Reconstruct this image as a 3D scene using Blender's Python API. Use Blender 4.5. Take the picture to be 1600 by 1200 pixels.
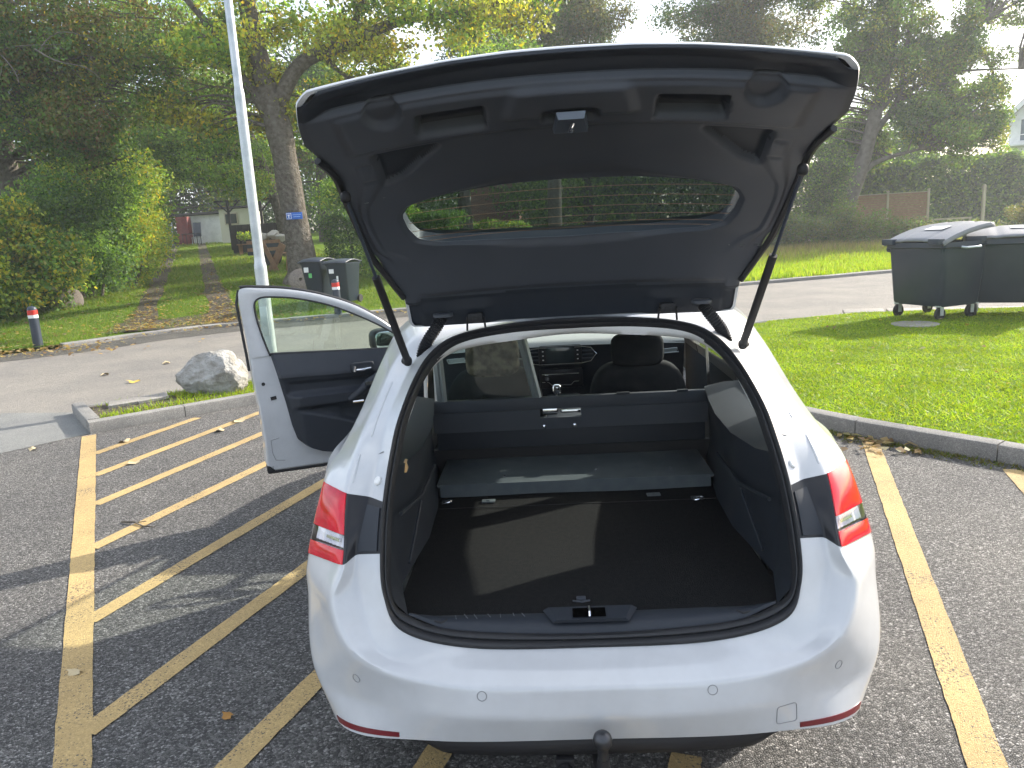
import bpy, bmesh, math, random
import numpy as np
from mathutils import Vector, Matrix
from math import sin, cos, pi, radians, sqrt, atan2, tan

for _o in list(bpy.data.objects): bpy.data.objects.remove(_o)
scene = bpy.context.scene
COL = scene.collection
rnd = random.Random(7)
rng = np.random.default_rng(11)

# ------------------------------------------------------------------ camera
CAM = (-0.0826, -1.7855, 1.6999); YAW, PIT, ROL, FPX = 0.0509, 0.1999, 0.0579, 1186.95
def _cam():
    fw = Vector((-sin(YAW)*cos(PIT), cos(YAW)*cos(PIT), -sin(PIT)))
    rt = Vector((cos(YAW), sin(YAW), 0)); up = rt.cross(fw)
    r2 = rt*cos(ROL) - up*sin(ROL); u2 = up*cos(ROL) + rt*sin(ROL)
    cd = bpy.data.cameras.new('camera'); co = bpy.data.objects.new('camera', cd); COL.objects.link(co)
    m = Matrix((r2, u2, -fw)).transposed().to_4x4(); m.translation = Vector(CAM)
    co.matrix_world = m
    cd.sensor_width = 36; cd.lens = FPX/1600*36; cd.clip_start = .05; cd.clip_end = 3000
    scene.camera = co
_cam()
scene.render.resolution_x, scene.render.resolution_y = 1024, 768

# ------------------------------------------------------------------ sky, sun, exposure
SUN_EL = radians(28.5); SUN_AZ = atan2(.82, .57)       # azimuth measured from +Y towards +X
SUN_STRENGTH, SKY_STRENGTH, EXPOSURE = 5.0, 0.15, 1.10
def _world():
    w = bpy.data.worlds.new('World'); scene.world = w; w.use_nodes = True
    nt = w.node_tree; N = nt.nodes; L = nt.links; N.clear()
    sky = N.new('ShaderNodeTexSky'); sky.sky_type = 'NISHITA'; sky.sun_disc = False
    sky.sun_elevation = SUN_EL; sky.sun_rotation = SUN_AZ
    sky.air_density = 1.0; sky.dust_density = 2.5; sky.ozone_density = 1.0
    tc = N.new('ShaderNodeTexCoord'); mp = N.new('ShaderNodeMapping'); mp.inputs['Scale'].default_value = (1, 1, 2.6)
    no = N.new('ShaderNodeTexNoise'); no.inputs['Scale'].default_value = 2.1; no.inputs['Detail'].default_value = 7; no.inputs['Roughness'].default_value = .55
    cr = N.new('ShaderNodeValToRGB'); cr.color_ramp.elements[0].position = .42; cr.color_ramp.elements[1].position = .66
    cr.color_ramp.elements[0].color = (.12, .12, .12, 1); cr.color_ramp.elements[1].color = (.92, .92, .92, 1)
    n2 = N.new('ShaderNodeTexNoise'); n2.inputs['Scale'].default_value = 4.5; n2.inputs['Detail'].default_value = 5
    cr2 = N.new('ShaderNodeValToRGB'); cr2.color_ramp.elements[0].position = .3; cr2.color_ramp.elements[1].position = .7
    cr2.color_ramp.elements[0].color = (5.0, 5.4, 6.0, 1); cr2.color_ramp.elements[1].color = (8.2, 8.4, 8.7, 1)
    mx = N.new('ShaderNodeMix'); mx.data_type = 'RGBA'
    bg = N.new('ShaderNodeBackground'); bg.inputs['Strength'].default_value = SKY_STRENGTH
    out = N.new('ShaderNodeOutputWorld')
    L.new(tc.outputs['Generated'], mp.inputs['Vector']); L.new(mp.outputs[0], no.inputs['Vector']); L.new(mp.outputs[0], n2.inputs['Vector'])
    L.new(no.outputs['Fac'], cr.inputs[0]); L.new(n2.outputs['Fac'], cr2.inputs[0])
    L.new(cr.outputs['Color'], mx.inputs[0]); L.new(sky.outputs[0], mx.inputs[6]); L.new(cr2.outputs['Color'], mx.inputs[7])
    L.new(mx.outputs[2], bg.inputs['Color']); L.new(bg.outputs[0], out.inputs['Surface'])
    sd = bpy.data.lights.new('sun', 'SUN'); sd.energy = SUN_STRENGTH; sd.angle = radians(.8); sd.color = (1, .93, .82)
    so = bpy.data.objects.new('sun', sd); COL.objects.link(so)
    d = Vector((sin(SUN_AZ)*cos(SUN_EL), cos(SUN_AZ)*cos(SUN_EL), sin(SUN_EL)))
    so.rotation_euler = d.to_track_quat('Z', 'Y').to_euler(); so.location = d*40
_world()
vs = scene.view_settings
vs.view_transform = 'Standard'; vs.look = 'None'; vs.exposure = EXPOSURE; vs.gamma = 1; vs.use_curve_mapping = False
scene.render.engine = 'CYCLES'
cy = scene.cycles
cy.volume_bounces = 0; cy.adaptive_threshold = .035; cy.use_light_tree = False; cy.max_bounces = 5; cy.transparent_max_bounces = 8; cy.diffuse_bounces = 2; cy.glossy_bounces = 3; cy.transmission_bounces = 6
cy.caustics_reflective = False; cy.caustics_refractive = False
cy.use_denoising = True

# ------------------------------------------------------------------ helpers
class MB:
    def __init__(s): s.v = []; s.f = []; s.m = []
    def add(s, vs_, fs_, mi=0):
        b = len(s.v); s.v += [tuple(map(float, p)) for p in vs_]
        s.f += [tuple(b+i for i in f) for f in fs_]; s.m += [mi]*len(fs_); return s
    def grid(s, P, cu=False, cv=False, mi=0, flip=False):
        P = np.asarray(P, float); a, b = P.shape[:2]; fs = []
        for i in range(a if cu else a-1):
            for j in range(b if cv else b-1):
                q = (i*b+j, ((i+1) % a)*b+j, ((i+1) % a)*b+(j+1) % b, i*b+(j+1) % b)
                fs.append(q[::-1] if flip else q)
        return s.add(P.reshape(-1, 3), fs, mi)
    def box(s, c, d, rot=None, bev=0.0, mi=0):
        bm = bmesh.new(); bmesh.ops.create_cube(bm, size=1)
        for v in bm.verts: v.co = Vector((v.co.x*d[0], v.co.y*d[1], v.co.z*d[2]))
        if bev > 0: bmesh.ops.bevel(bm, geom=bm.edges[:], offset=min(bev, min(d)*.49), segments=2, profile=.6, affect='EDGES')
        R = Matrix.Identity(3) if rot is None else (rot if isinstance(rot, Matrix) else Matrix.Rotation(rot, 3, 'Z'))
        vs_ = [R @ v.co + Vector(c) for v in bm.verts]; bm.verts.index_update()
        fs = [tuple(v.index for v in f.verts) for f in bm.faces]; bm.free()
        return s.add(vs_, fs, mi)
    def tube(s, pts, rad, n=8, cap=True, mi=0):
        pts = [Vector(p) for p in pts]; k = len(pts)
        if not hasattr(rad, '__len__'): rad = [rad]*k
        rings = []; up = None
        for i in range(k):
            t = (pts[min(i+1, k-1)]-pts[max(i-1, 0)]).normalized()
            if up is None: up = Vector((0, 0, 1)) if abs(t.z) < .9 else Vector((1, 0, 0))
            a = t.cross(up).normalized(); b = a.cross(t).normalized(); up = b
            rings.append([pts[i]+(a*cos(2*pi*j/n)+b*sin(2*pi*j/n))*rad[i] for j in range(n)])
        base = len(s.v); s.grid([[tuple(q) for q in r] for r in rings], cv=True, mi=mi)
        if cap:
            s.f += [tuple(base+j for j in range(n))[::-1], tuple(base+(k-1)*n+j for j in range(n))]; s.m += [mi, mi]
        return s
    def lathe(s, prof, c=(0, 0, 0), axis='Z', n=24, mi=0, cap=True, sc=(1, 1)):
        P = []
        for r, h in prof:
            row = []
            for j in range(n):
                x, y = r*cos(2*pi*j/n)*sc[0], r*sin(2*pi*j/n)*sc[1]
                q = {'Z': (x, y, h), 'X': (h, x, y), 'Y': (x, h, -y)}[axis]
                row.append((q[0]+c[0], q[1]+c[1], q[2]+c[2]))
            P.append(row)
        base = len(s.v); s.grid(P, cv=True, mi=mi)
        if cap:
            s.f += [tuple(base+j for j in range(n))[::-1], tuple(base+(len(P)-1)*n+j for j in range(n))]; s.m += [mi, mi]
        return s
    def sheet(s, poly, z=0, mi=0):
        return s.add([(p[0], p[1], p[2] if len(p) > 2 else z) for p in poly], [tuple(range(len(poly)))], mi)
    def slab(s, poly, z0, z1, mi=0):
        n = len(poly); vs_ = [(p[0], p[1], z0) for p in poly]+[(p[0], p[1], z1) for p in poly]
        fs = [tuple(range(n))[::-1], tuple(range(n, 2*n))]+[(i, (i+1) % n, n+(i+1) % n, n+i) for i in range(n)]
        return s.add(vs_, fs, mi)
    def build(s, name, mats, parent=None, smooth=38, loc=None, bevel=0):
        me = bpy.data.meshes.new(name); me.from_pydata(s.v, [], s.f); me.validate()
        mats = mats if isinstance(mats, (list, tuple)) else [mats]
        for m in mats: me.materials.append(m)
        if len(mats) > 1 and len(me.polygons) == len(s.m): me.polygons.foreach_set('material_index', s.m)
        bm = bmesh.new(); bm.from_mesh(me); bmesh.ops.remove_doubles(bm, verts=bm.verts, dist=1e-5)
        bmesh.ops.recalc_face_normals(bm, faces=bm.faces); bm.to_mesh(me); bm.free()
        if smooth:
            me.polygons.foreach_set('use_smooth', [True]*len(me.polygons)); me.set_sharp_from_angle(angle=radians(smooth))
        o = bpy.data.objects.new(name, me); COL.objects.link(o)
        if bevel:
            md = o.modifiers.new('bevel', 'BEVEL'); md.width = bevel; md.segments = 2; md.limit_method = 'ANGLE'
        if parent is not None: o.parent = parent; o.matrix_parent_inverse = parent.matrix_world.inverted() if False else Matrix.Identity(4)
        if loc is not None: o.location = loc
        return o
def empty(name, loc=(0, 0, 0), rz=0, parent=None):
    o = bpy.data.objects.new(name, None); COL.objects.link(o); o.location = loc; o.rotation_euler = (0, 0, rz)
    o.empty_display_size = .1
    if parent is not None: o.parent = parent
    return o
def tag(o, label=None, cat=None, group=None, kind=None):
    if label: o['label'] = label
    if cat: o['category'] = cat
    if group: o['group'] = group
    if kind: o['kind'] = kind
    return o
def copy_tree(o, parent=None):
    c = o.copy(); COL.objects.link(c)
    if parent is not None: c.parent = parent
    for ch in list(o.children): copy_tree(ch, c)
    return c
def catmull(P, m, closed=False):
    P = np.asarray(P, float); n = len(P); out = []
    k = n if closed else n-1
    for i in range(k):
        if closed: a, b, c, d = P[(i-1) % n], P[i], P[(i+1) % n], P[(i+2) % n]
        else:
            b, c = P[i], P[i+1]; a = P[i-1] if i > 0 else 2*b-c; d = P[i+2] if i+2 < n else 2*c-b
        for f in np.arange(m)/m:
            out.append(.5*((2*b)+(c-a)*f+(2*a-5*b+4*c-d)*f*f+(3*b-a-3*c+d)*f**3))
    if not closed: out.append(P[-1])
    return np.array(out)
def interp(x, tab):
    t = np.asarray(tab, float); return float(np.interp(x, t[:, 0], t[:, 1]))

# ------------------------------------------------------------------ materials
def mat(name, col, rough=.5, metal=0, spec=.5, coat=0, bump=None, vary=None, trans=0, ior=1.45, emit=None, alpha=None):
    m = bpy.data.materials.new(name); m.use_nodes = True; nt = m.node_tree; N = nt.nodes; L = nt.links
    b = N['Principled BSDF']; b.inputs['Base Color'].default_value = (*col, 1); b.inputs['Roughness'].default_value = rough
    b.inputs['Metallic'].default_value = metal; b.inputs['Specular IOR Level'].default_value = spec
    b.inputs['Coat Weight'].default_value = coat; b.inputs['Coat Roughness'].default_value = .03
    b.inputs['Transmission Weight'].default_value = trans; b.inputs['IOR'].default_value = ior
    if emit: b.inputs['Emission Color'].default_value = (*emit[0], 1); b.inputs['Emission Strength'].default_value = emit[1]
    tc = N.new('ShaderNodeTexCoord')
    if vary:   # (scale, second colour, lo, hi)
        no = N.new('ShaderNodeTexNoise'); no.inputs['Scale'].default_value = vary[0]; no.inputs['Detail'].default_value = 6
        cr = N.new('ShaderNodeValToRGB'); cr.color_ramp.elements[0].position = vary[2]; cr.color_ramp.elements[1].position = vary[3]
        cr.color_ramp.elements[0].color = (*col, 1); cr.color_ramp.elements[1].color = (*vary[1], 1)
        L.new(tc.outputs['Object'], no.inputs['Vector']); L.new(no.outputs['Fac'], cr.inputs[0]); L.new(cr.outputs[0], b.inputs['Base Color'])
    if bump:   # (scale, strength, distance)
        no = N.new('ShaderNodeTexNoise'); no.inputs['Scale'].default_value = bump[0]; no.inputs['Detail'].default_value = 5
        bp = N.new('ShaderNodeBump'); bp.inputs['Strength'].default_value = bump[1]; bp.inputs['Distance'].default_value = bump[2]
        L.new(tc.outputs['Object'], no.inputs['Vector']); L.new(no.outputs['Fac'], bp.inputs['Height']); L.new(bp.outputs[0], b.inputs['Normal'])
    return m
def glass_mat(name, tint, refl=.12, rough=0.0):
    m = bpy.data.materials.new(name); m.use_nodes = True; nt = m.node_tree; N = nt.nodes; L = nt.links; N.clear()
    t = N.new('ShaderNodeBsdfTransparent'); t.inputs[0].default_value = (*tint, 1)
    g = N.new('ShaderNodeBsdfGlossy'); g.inputs['Roughness'].default_value = rough; g.inputs['Color'].default_value = (1, 1, 1, 1)
    lw = N.new('ShaderNodeLayerWeight'); lw.inputs['Blend'].default_value = .5; pw = N.new('ShaderNodeMath'); pw.operation = 'POWER'; pw.inputs[1].default_value = 4.5; fr = N.new('ShaderNodeMath'); fr.operation = 'MULTIPLY_ADD'; fr.inputs[1].default_value = .85; fr.inputs[2].default_value = .045; L.new(lw.outputs['Facing'], pw.inputs[0]); L.new(pw.outputs[0], fr.inputs[0])
    mx = N.new('ShaderNodeMixShader'); o = N.new('ShaderNodeOutputMaterial')
    L.new(fr.outputs[0], mx.inputs[0]); L.new(t.outputs[0], mx.inputs[1]); L.new(g.outputs[0], mx.inputs[2]); L.new(mx.outputs[0], o.inputs[0])
    return m
def leaf_mat(name, hue=1.0):
    m = bpy.data.materials.new(name); m.use_nodes = True; nt = m.node_tree; N = nt.nodes; L = nt.links; N.clear()
    at = N.new('ShaderNodeAttribute'); at.attribute_name = 'col'
    d = N.new('ShaderNodeBsdfPrincipled'); d.inputs['Roughness'].default_value = .55; d.inputs['Specular IOR Level'].default_value = .35
    t = N.new('ShaderNodeBsdfTranslucent'); mx = N.new('ShaderNodeMixShader'); mx.inputs[0].default_value = .5
    br = N.new('ShaderNodeMix'); br.data_type = 'RGBA'; br.blend_type = 'MULTIPLY'; br.inputs[0].default_value = 1; br.inputs[7].default_value = (1.35, 1.3, .6, 1)
    o = N.new('ShaderNodeOutputMaterial')
    L.new(at.outputs['Color'], d.inputs['Base Color']); L.new(at.outputs['Color'], br.inputs[6]); L.new(br.outputs[2], t.inputs['Color'])
    L.new(d.outputs[0], mx.inputs[1]); L.new(t.outputs[0], mx.inputs[2]); L.new(mx.outputs[0], o.inputs[0])
    return m
def ground_mat(name, c1, c2, c3, chip=140, bump=.6, stain=.6, dist=.006, chipmix=.75):
    """chippings: voronoi cells give each stone its own tone; large noise gives worn patches"""
    m = bpy.data.materials.new(name); m.use_nodes = True; nt = m.node_tree; N = nt.nodes; L = nt.links
    b = N['Principled BSDF']; b.inputs['Roughness'].default_value = .78; b.inputs['Specular IOR Level'].default_value = .35
    tc = N.new('ShaderNodeTexCoord')
    vo = N.new('ShaderNodeTexVoronoi'); vo.inputs['Scale'].default_value = chip
    sp = N.new('ShaderNodeSeparateColor'); cr = N.new('ShaderNodeValToRGB')
    cr.color_ramp.elements[0].color = (*c1, 1); cr.color_ramp.elements[1].color = (*c2, 1); cr.color_ramp.elements[0].position = .15; cr.color_ramp.elements[1].position = .85
    e = cr.color_ramp.elements.new(.96); e.color = (*c3, 1)
    big = N.new('ShaderNodeTexNoise'); big.inputs['Scale'].default_value = .9; big.inputs['Detail'].default_value = 8; big.inputs['Roughness'].default_value = .62
    cb = N.new('ShaderNodeValToRGB'); cb.color_ramp.elements[0].position = .33; cb.color_ramp.elements[1].position = .68
    cb.color_ramp.elements[0].color = (stain, stain, stain*1.02, 1); cb.color_ramp.elements[1].color = (1.12, 1.1, 1.06, 1)
    mu = N.new('ShaderNodeMix'); mu.data_type = 'RGBA'; mu.blend_type = 'MULTIPLY'; mu.inputs[0].default_value = 1
    v2 = N.new('ShaderNodeTexVoronoi'); v2.feature = 'DISTANCE_TO_EDGE'; v2.inputs['Scale'].default_value = chip
    r2 = N.new('ShaderNodeMapRange'); r2.inputs[1].default_value = 0; r2.inputs[2].default_value = .22
    no = N.new('ShaderNodeTexNoise'); no.inputs['Scale'].default_value = chip*.35; no.inputs['Detail'].default_value = 4
    ad = N.new('ShaderNodeMath'); ad.operation = 'ADD'
    bp = N.new('ShaderNodeBump'); bp.inputs['Strength'].default_value = bump; bp.inputs['Distance'].default_value = dist
    ed = N.new('ShaderNodeMapRange'); ed.inputs[1].default_value = 0; ed.inputs[2].default_value = .12; ed.inputs[3].default_value = 1-chipmix*.6; ed.inputs[4].default_value = 1
    m2 = N.new('ShaderNodeMix'); m2.data_type = 'RGBA'; m2.blend_type = 'MULTIPLY'; m2.inputs[0].default_value = 1
    for n_ in (vo, big, v2, no): L.new(tc.outputs['Object'], n_.inputs['Vector'])
    L.new(vo.outputs['Color'], sp.inputs[0]); L.new(sp.outputs[0], cr.inputs[0]); L.new(big.outputs['Fac'], cb.inputs[0])
    L.new(cr.outputs[0], mu.inputs[6]); L.new(cb.outputs[0], mu.inputs[7])
    L.new(v2.outputs['Distance'], ed.inputs[0]); L.new(mu.outputs[2], m2.inputs[6]); L.new(ed.outputs[0], m2.inputs[7]); L.new(m2.outputs[2], b.inputs['Base Color'])
    L.new(v2.outputs['Distance'], r2.inputs[0]); L.new(r2.outputs[0], ad.inputs[0]); L.new(no.outputs['Fac'], ad.inputs[1]); L.new(ad.outputs[0], bp.inputs['Height']); L.new(bp.outputs[0], b.inputs['Normal'])
    return m
def paint_mat(name, col, wear, chip=130):
    """road paint broken by the chippings that show through"""
    m = ground_mat(name, tuple(c*.85 for c in col), col, tuple(min(1, c*1.1) for c in col), chip=chip, bump=.5, stain=.72, chipmix=.25)
    nt = m.node_tree; N = nt.nodes; L = nt.links; b = N['Principled BSDF']
    src = b.inputs['Base Color'].links[0].from_socket
    tc = N.new('ShaderNodeTexCoord'); no = N.new('ShaderNodeTexNoise'); no.inputs['Scale'].default_value = 95; no.inputs['Detail'].default_value = 4; no.inputs['Roughness'].default_value = .7
    n2 = N.new('ShaderNodeTexNoise'); n2.inputs['Scale'].default_value = 3; n2.inputs['Detail'].default_value = 4
    ad = N.new('ShaderNodeMath'); ad.operation = 'MULTIPLY_ADD'; ad.inputs[1].default_value = .45
    cr = N.new('ShaderNodeValToRGB'); cr.color_ramp.elements[0].position = wear; cr.color_ramp.elements[1].position = wear+.07
    mx = N.new('ShaderNodeMix'); mx.data_type = 'RGBA'; mx.inputs[6].default_value = (.075, .073, .07, 1)
    L.new(tc.outputs['Object'], no.inputs[0]); L.new(tc.outputs['Object'], n2.inputs[0]); L.new(n2.outputs[0], ad.inputs[0]); L.new(no.outputs[0], ad.inputs[2])
    L.new(ad.outputs[0], cr.inputs[0]); L.new(cr.outputs[0], mx.inputs[0]); L.new(src, mx.inputs[7]); L.new(mx.outputs[2], b.inputs['Base Color'])
    return m

def car_paint(name):
    """white paint with fine dust and faint road film"""
    m = mat(name, (.50, .513, .53), .30, coat=.9, spec=.5)
    nt = m.node_tree; N = nt.nodes; L = nt.links; b = N['Principled BSDF']
    tc = N.new('ShaderNodeTexCoord'); no = N.new('ShaderNodeTexNoise'); no.inputs['Scale'].default_value = 5; no.inputs['Detail'].default_value = 9; no.inputs['Roughness'].default_value = .7
    cr = N.new('ShaderNodeValToRGB'); cr.color_ramp.elements[0].position = .38; cr.color_ramp.elements[1].position = .62
    cr.color_ramp.elements[0].color = (.48, .49, .505, 1); cr.color_ramp.elements[1].color = (.53, .543, .56, 1)
    n2 = N.new('ShaderNodeTexNoise'); n2.inputs['Scale'].default_value = 14; n2.inputs['Detail'].default_value = 6
    mr = N.new('ShaderNodeMapRange'); mr.inputs[3].default_value = .02; mr.inputs[4].default_value = .14
    L.new(tc.outputs['Object'], no.inputs[0]); L.new(tc.outputs['Object'], n2.inputs[0]); L.new(no.outputs[0], cr.inputs[0]); L.new(cr.outputs[0], b.inputs['Base Color'])
    L.new(n2.outputs[0], mr.inputs[0]); L.new(mr.outputs[0], b.inputs['Coat Roughness'])
    return m
MT = dict(
    paint=car_paint('white_car_paint'),
    rubber=mat('black_rubber', (.018, .019, .022), .55, bump=(220, .15, .001)),
    plastic=mat('slate_plastic', (.047, .054, .068), .52, bump=(420, .22, .0008), vary=(6, (.056, .063, .078), .3, .7)),
    plastic_dk=mat('dark_plastic', (.017, .022, .031), .55, bump=(420, .2, .0008)),
    gloss_black=mat('gloss_black', (.012, .013, .017), .30, coat=.08, spec=.35),
    carpet=mat('boot_carpet', (.011, .012, .013), .95, spec=.1, bump=(260, .8, .003), vary=(60, (.019, .019, .019), .35, .75)),
    fabric=mat('seat_fabric', (.020, .022, .026), .9, spec=.15, bump=(300, .6, .002), vary=(12, (.032, .034, .038), .3, .7)),
    steelplate=mat('painted_plate', (.085, .104, .115), .45, bump=(30, .2, .002), vary=(14, (.12, .14, .145), .4, .75)),
    liner=mat('headliner_cloth', (.78, .78, .77), .85, bump=(300, .3, .001)),
    chrome=mat('chrome', (.75, .76, .78), .12, metal=1),
    alu=mat('dull_aluminium', (.36, .39, .40), .42, metal=.8, bump=(60, .1, .001)),
    galv=mat('galvanised_steel', (.52, .55, .57), .38, metal=.55, bump=(24, .12, .003), vary=(9, (.38, .42, .44), .35, .7)),
    red=mat('red_lens', (.66, .008, .028), .12, coat=.15, spec=.35, vary=(9, (.46, .004, .014), .40, .62)),
    lamp_silver=mat('lamp_reflector', (.82, .82, .84), .25, metal=.25),
    lamp_pink=mat('red_reflector_bowl', (.80, .10, .12), .3),
    redglass=glass_mat('red_glass', (.95, .022, .05)), clearglass=glass_mat('lamp_glass', (.93, .93, .95)),
    clear=mat('clear_lens', (.34, .35, .36), .18, coat=.6, metal=.5, bump=(160, .8, .004)),
    refl=mat('reflector_red', (.13, .006, .012), .3, coat=.6),
    screen=mat('screen_glass', (.02, .03, .035), .12, coat=.6),
    dashtop=mat('dash_top', (.24, .25, .25), .75, bump=(300, .3, .001)),
    glass=glass_mat('clear_glass', (.86, .93, .89)),
    tint=glass_mat('tinted_glass', (.30, .36, .37)),
    privacy=glass_mat('side_glass', (.80, .85, .83)),
    tyre=mat('tyre', (.02, .02, .02), .8),
    asphalt=ground_mat('lot_asphalt', (.090, .089, .087), (.250, .244, .238), (.42, .41, .40), chip=122, bump=1.0, stain=.74, dist=.009, chipmix=.8),
    road=ground_mat('road_asphalt', (.17, .16, .145), (.25, .235, .215), (.33, .31, .28), chip=150, bump=.45, stain=.80, chipmix=.35),
    road2=ground_mat('smooth_asphalt', (.16, .165, .16), (.22, .225, .22), (.28, .28, .27), chip=170, bump=.35, stain=.75, chipmix=.3),
    gutter=ground_mat('gutter_asphalt', (.075, .073, .066), (.13, .125, .115), (.2, .19, .17), chip=120, bump=.7, stain=.6),
    yellow=paint_mat('yellow_paint', (.52, .375, .170), .575),
    kerb=ground_mat('kerb_concrete', (.20, .195, .185), (.30, .295, .28), (.38, .37, .35), chip=210, bump=.35, stain=.55, dist=.003, chipmix=.25),
    slab=ground_mat('concrete_slab', (.27, .255, .23), (.36, .34, .31), (.42, .40, .37), chip=90, bump=.3, stain=.55, dist=.004, chipmix=.2),
    soil=ground_mat('soil', (.09, .075, .052), (.19, .155, .11), (.30, .25, .18), chip=60, bump=1, stain=.6, dist=.02),
    turf=mat('turf_soil', (.085, .14, .016), 1, spec=.05, bump=(40, .8, .03), vary=(1.6, (.12, .19, .022), .3, .7)),
    leaf=leaf_mat('leaf'), bark=mat('bark', (.085, .072, .056), .95, spec=.1, bump=(22, 1.0, .05), vary=(9, (.17, .155, .13), .35, .7)),
    bark_pale=mat('bark_pale', (.17, .15, .135), .9, spec=.1, bump=(18, .8, .03), vary=(5, (.11, .10, .085), .35, .65)),
    binblack=mat('bin_plastic', (.024, .034, .052), .38, bump=(300, .1, .0008), vary=(3, (.034, .044, .062), .35, .7)),
    bingrey=mat('bin_lid_grey', (.17, .175, .19), .38, bump=(200, .1, .001)),
    wood=mat('weathered_wood', (.24, .13, .075), .85, bump=(40, .5, .006), vary=(8, (.33, .20, .125), .3, .7)),
    woodpale=mat('pale_post', (.42, .36, .27), .8, bump=(40, .3, .004)),
    white=mat('white_render', (.82, .82, .80), .85, bump=(50, .2, .004), vary=(3, (.68, .68, .66), .35, .7)),
    redpaint=mat('red_paint', (.20, .035, .03), .7, vary=(6, (.13, .028, .024), .3, .7)),
    redstripe=mat('red_stripe', (.55, .03, .02), .5), whitestripe=mat('white_stripe', (.75, .75, .74), .5),
    blue=mat('blue_sign', (.02, .12, .50), .4), roof=mat('roof_dark', (.05, .048, .046), .8, bump=(30, .5, .02)),
    stone=mat('boulder_granite', (.34, .335, .315), .9, bump=(26, 1.0, .03), vary=(7, (.17, .155, .125), .42, .72)),
    mill=mat('millstone_granite', (.22, .185, .155), .9, bump=(30, .8, .015), vary=(26, (.14, .12, .105), .4, .7)),
    black=mat('black_matt', (.014, .014, .016), .6),
)
def brick_mat():
    m = mat('red_brick', (.22, .07, .045), .9); nt = m.node_tree; N = nt.nodes; L = nt.links
    tc = N.new('ShaderNodeTexCoord'); b = N.new('ShaderNodeTexBrick'); b.inputs['Scale'].default_value = 1; b.inputs['Brick Width'].default_value = .24; b.inputs['Row Height'].default_value = .075
    b.inputs['Mortar Size'].default_value = .008; b.inputs['Color1'].default_value = (.34, .12, .075, 1); b.inputs['Color2'].default_value = (.24, .075, .05, 1); b.inputs['Mortar'].default_value = (.35, .31, .27, 1)
    mp = N.new('ShaderNodeMapping'); mp.inputs['Rotation'].default_value = (pi/2, 0, 0)
    L.new(tc.outputs['Object'], mp.inputs[0]); L.new(mp.outputs[0], b.inputs['Vector']); L.new(b.outputs['Color'], N['Principled BSDF'].inputs['Base Color'])
    return m
MT['brick'] = brick_mat()
# ------------------------------------------------------------------ the setting: ground, roads, kerbs, markings
def sstep(a, b, x): t = np.clip((x-a)/(b-a), 0, 1); return t*t*(3-2*t)
def zt(x, y):
    x = np.asarray(x, float); y = np.asarray(y, float)
    return (.052*np.maximum(0, np.minimum(y, 58)-15.5)+.22*sstep(15.2, 19, y))*sstep(2.5, -3.5, x)
KP = np.array([(-60, -12), (-30, 2), (-16, 8.4), (-9.9, 11.5), (-8.3, 13.2), (-6.86, 14.3), (-5, 14.85), (-3.6, 15.4), (0, 16.4), (4.9, 17.6), (9, 19), (15, 21.5), (30, 29), (70, 55)], float)
KC = catmull(KP[1:-1], 8); KC = np.vstack([KP[:1], KC, KP[-1:]])
def offs(P, d):
    T = np.gradient(P, axis=0); T /= np.linalg.norm(T, axis=1)[:, None]
    return P+np.stack([-T[:, 1], T[:, 0]], 1)*d
def strip(P, d0, d1, z0, z1=None):
    a, b = offs(P, d0), offs(P, d1); z1 = z0 if z1 is None else z1
    return [[(p[0], p[1], z0) for p in a], [(p[0], p[1], z1) for p in b]]

g = MB().sheet([(-1500, -1500), (1500, -1500), (1500, 1500), (-1500, 1500)], -.03)
tag(g.build('ground', MT['turf']), 'flat ground stretching to the horizon under everything', kind='structure')
rd = MB(); rd.sheet([(-60, -30), (40, -30), (72, 54)]+[tuple(q) for q in KC[::-1][1:-1]]+[(-61, -12)], 0)
tag(rd.build('road', MT['road']), 'pale grey asphalt road passing in front of the car', kind='structure')

ISL_A = np.array((-4.53, 5.13)); ISL_D = np.array((.78, .625)); ISL_D /= np.linalg.norm(ISL_D); ISL_N = np.array((-ISL_D[1], ISL_D[0]))
def isl(a, b): return ISL_A+ISL_D*a+ISL_N*b
RK = np.array([(5.6, .4), (4.3, 1.55), (2.97, 3.07), (2.5, 3.62), (2.12, 4.1), (1.75, 4.75), (1.5, 5.6), (1.55, 7.0), (1.9, 8.6), (2.5, 9.6), (3.2, 10.0)])
RKC = catmull(RK, 6)
lot = [(-14, -4.5), (-5.05, 4.5), tuple(ISL_A)]+[tuple(isl(a, 0)) for a in (1.5, 3, 4.4)]+[(.4, 8.0), (1.5, 7.0)]+[tuple(q) for q in RK[::-1][4:]]+[(9, -3), (14, -16), (-14, -16)]
tag(MB().sheet(lot, .004).build('parking_lot', MT['asphalt']), 'dark coarse asphalt of the parking lot under the car', kind='structure')
# smoother resurfaced patch left of the island, bounded by a joint
tag(MB().sheet([(-12.5, 1.2), (-5.05, 4.52), tuple(ISL_A+np.array((-.02, .02))), tuple(isl(.12, 1.2)), (-6.24, 6.30), (-13, 2.6)], .004).build('pavement', MT['road2']), 'smooth grey asphalt apron beside the island end', kind='structure')

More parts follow.
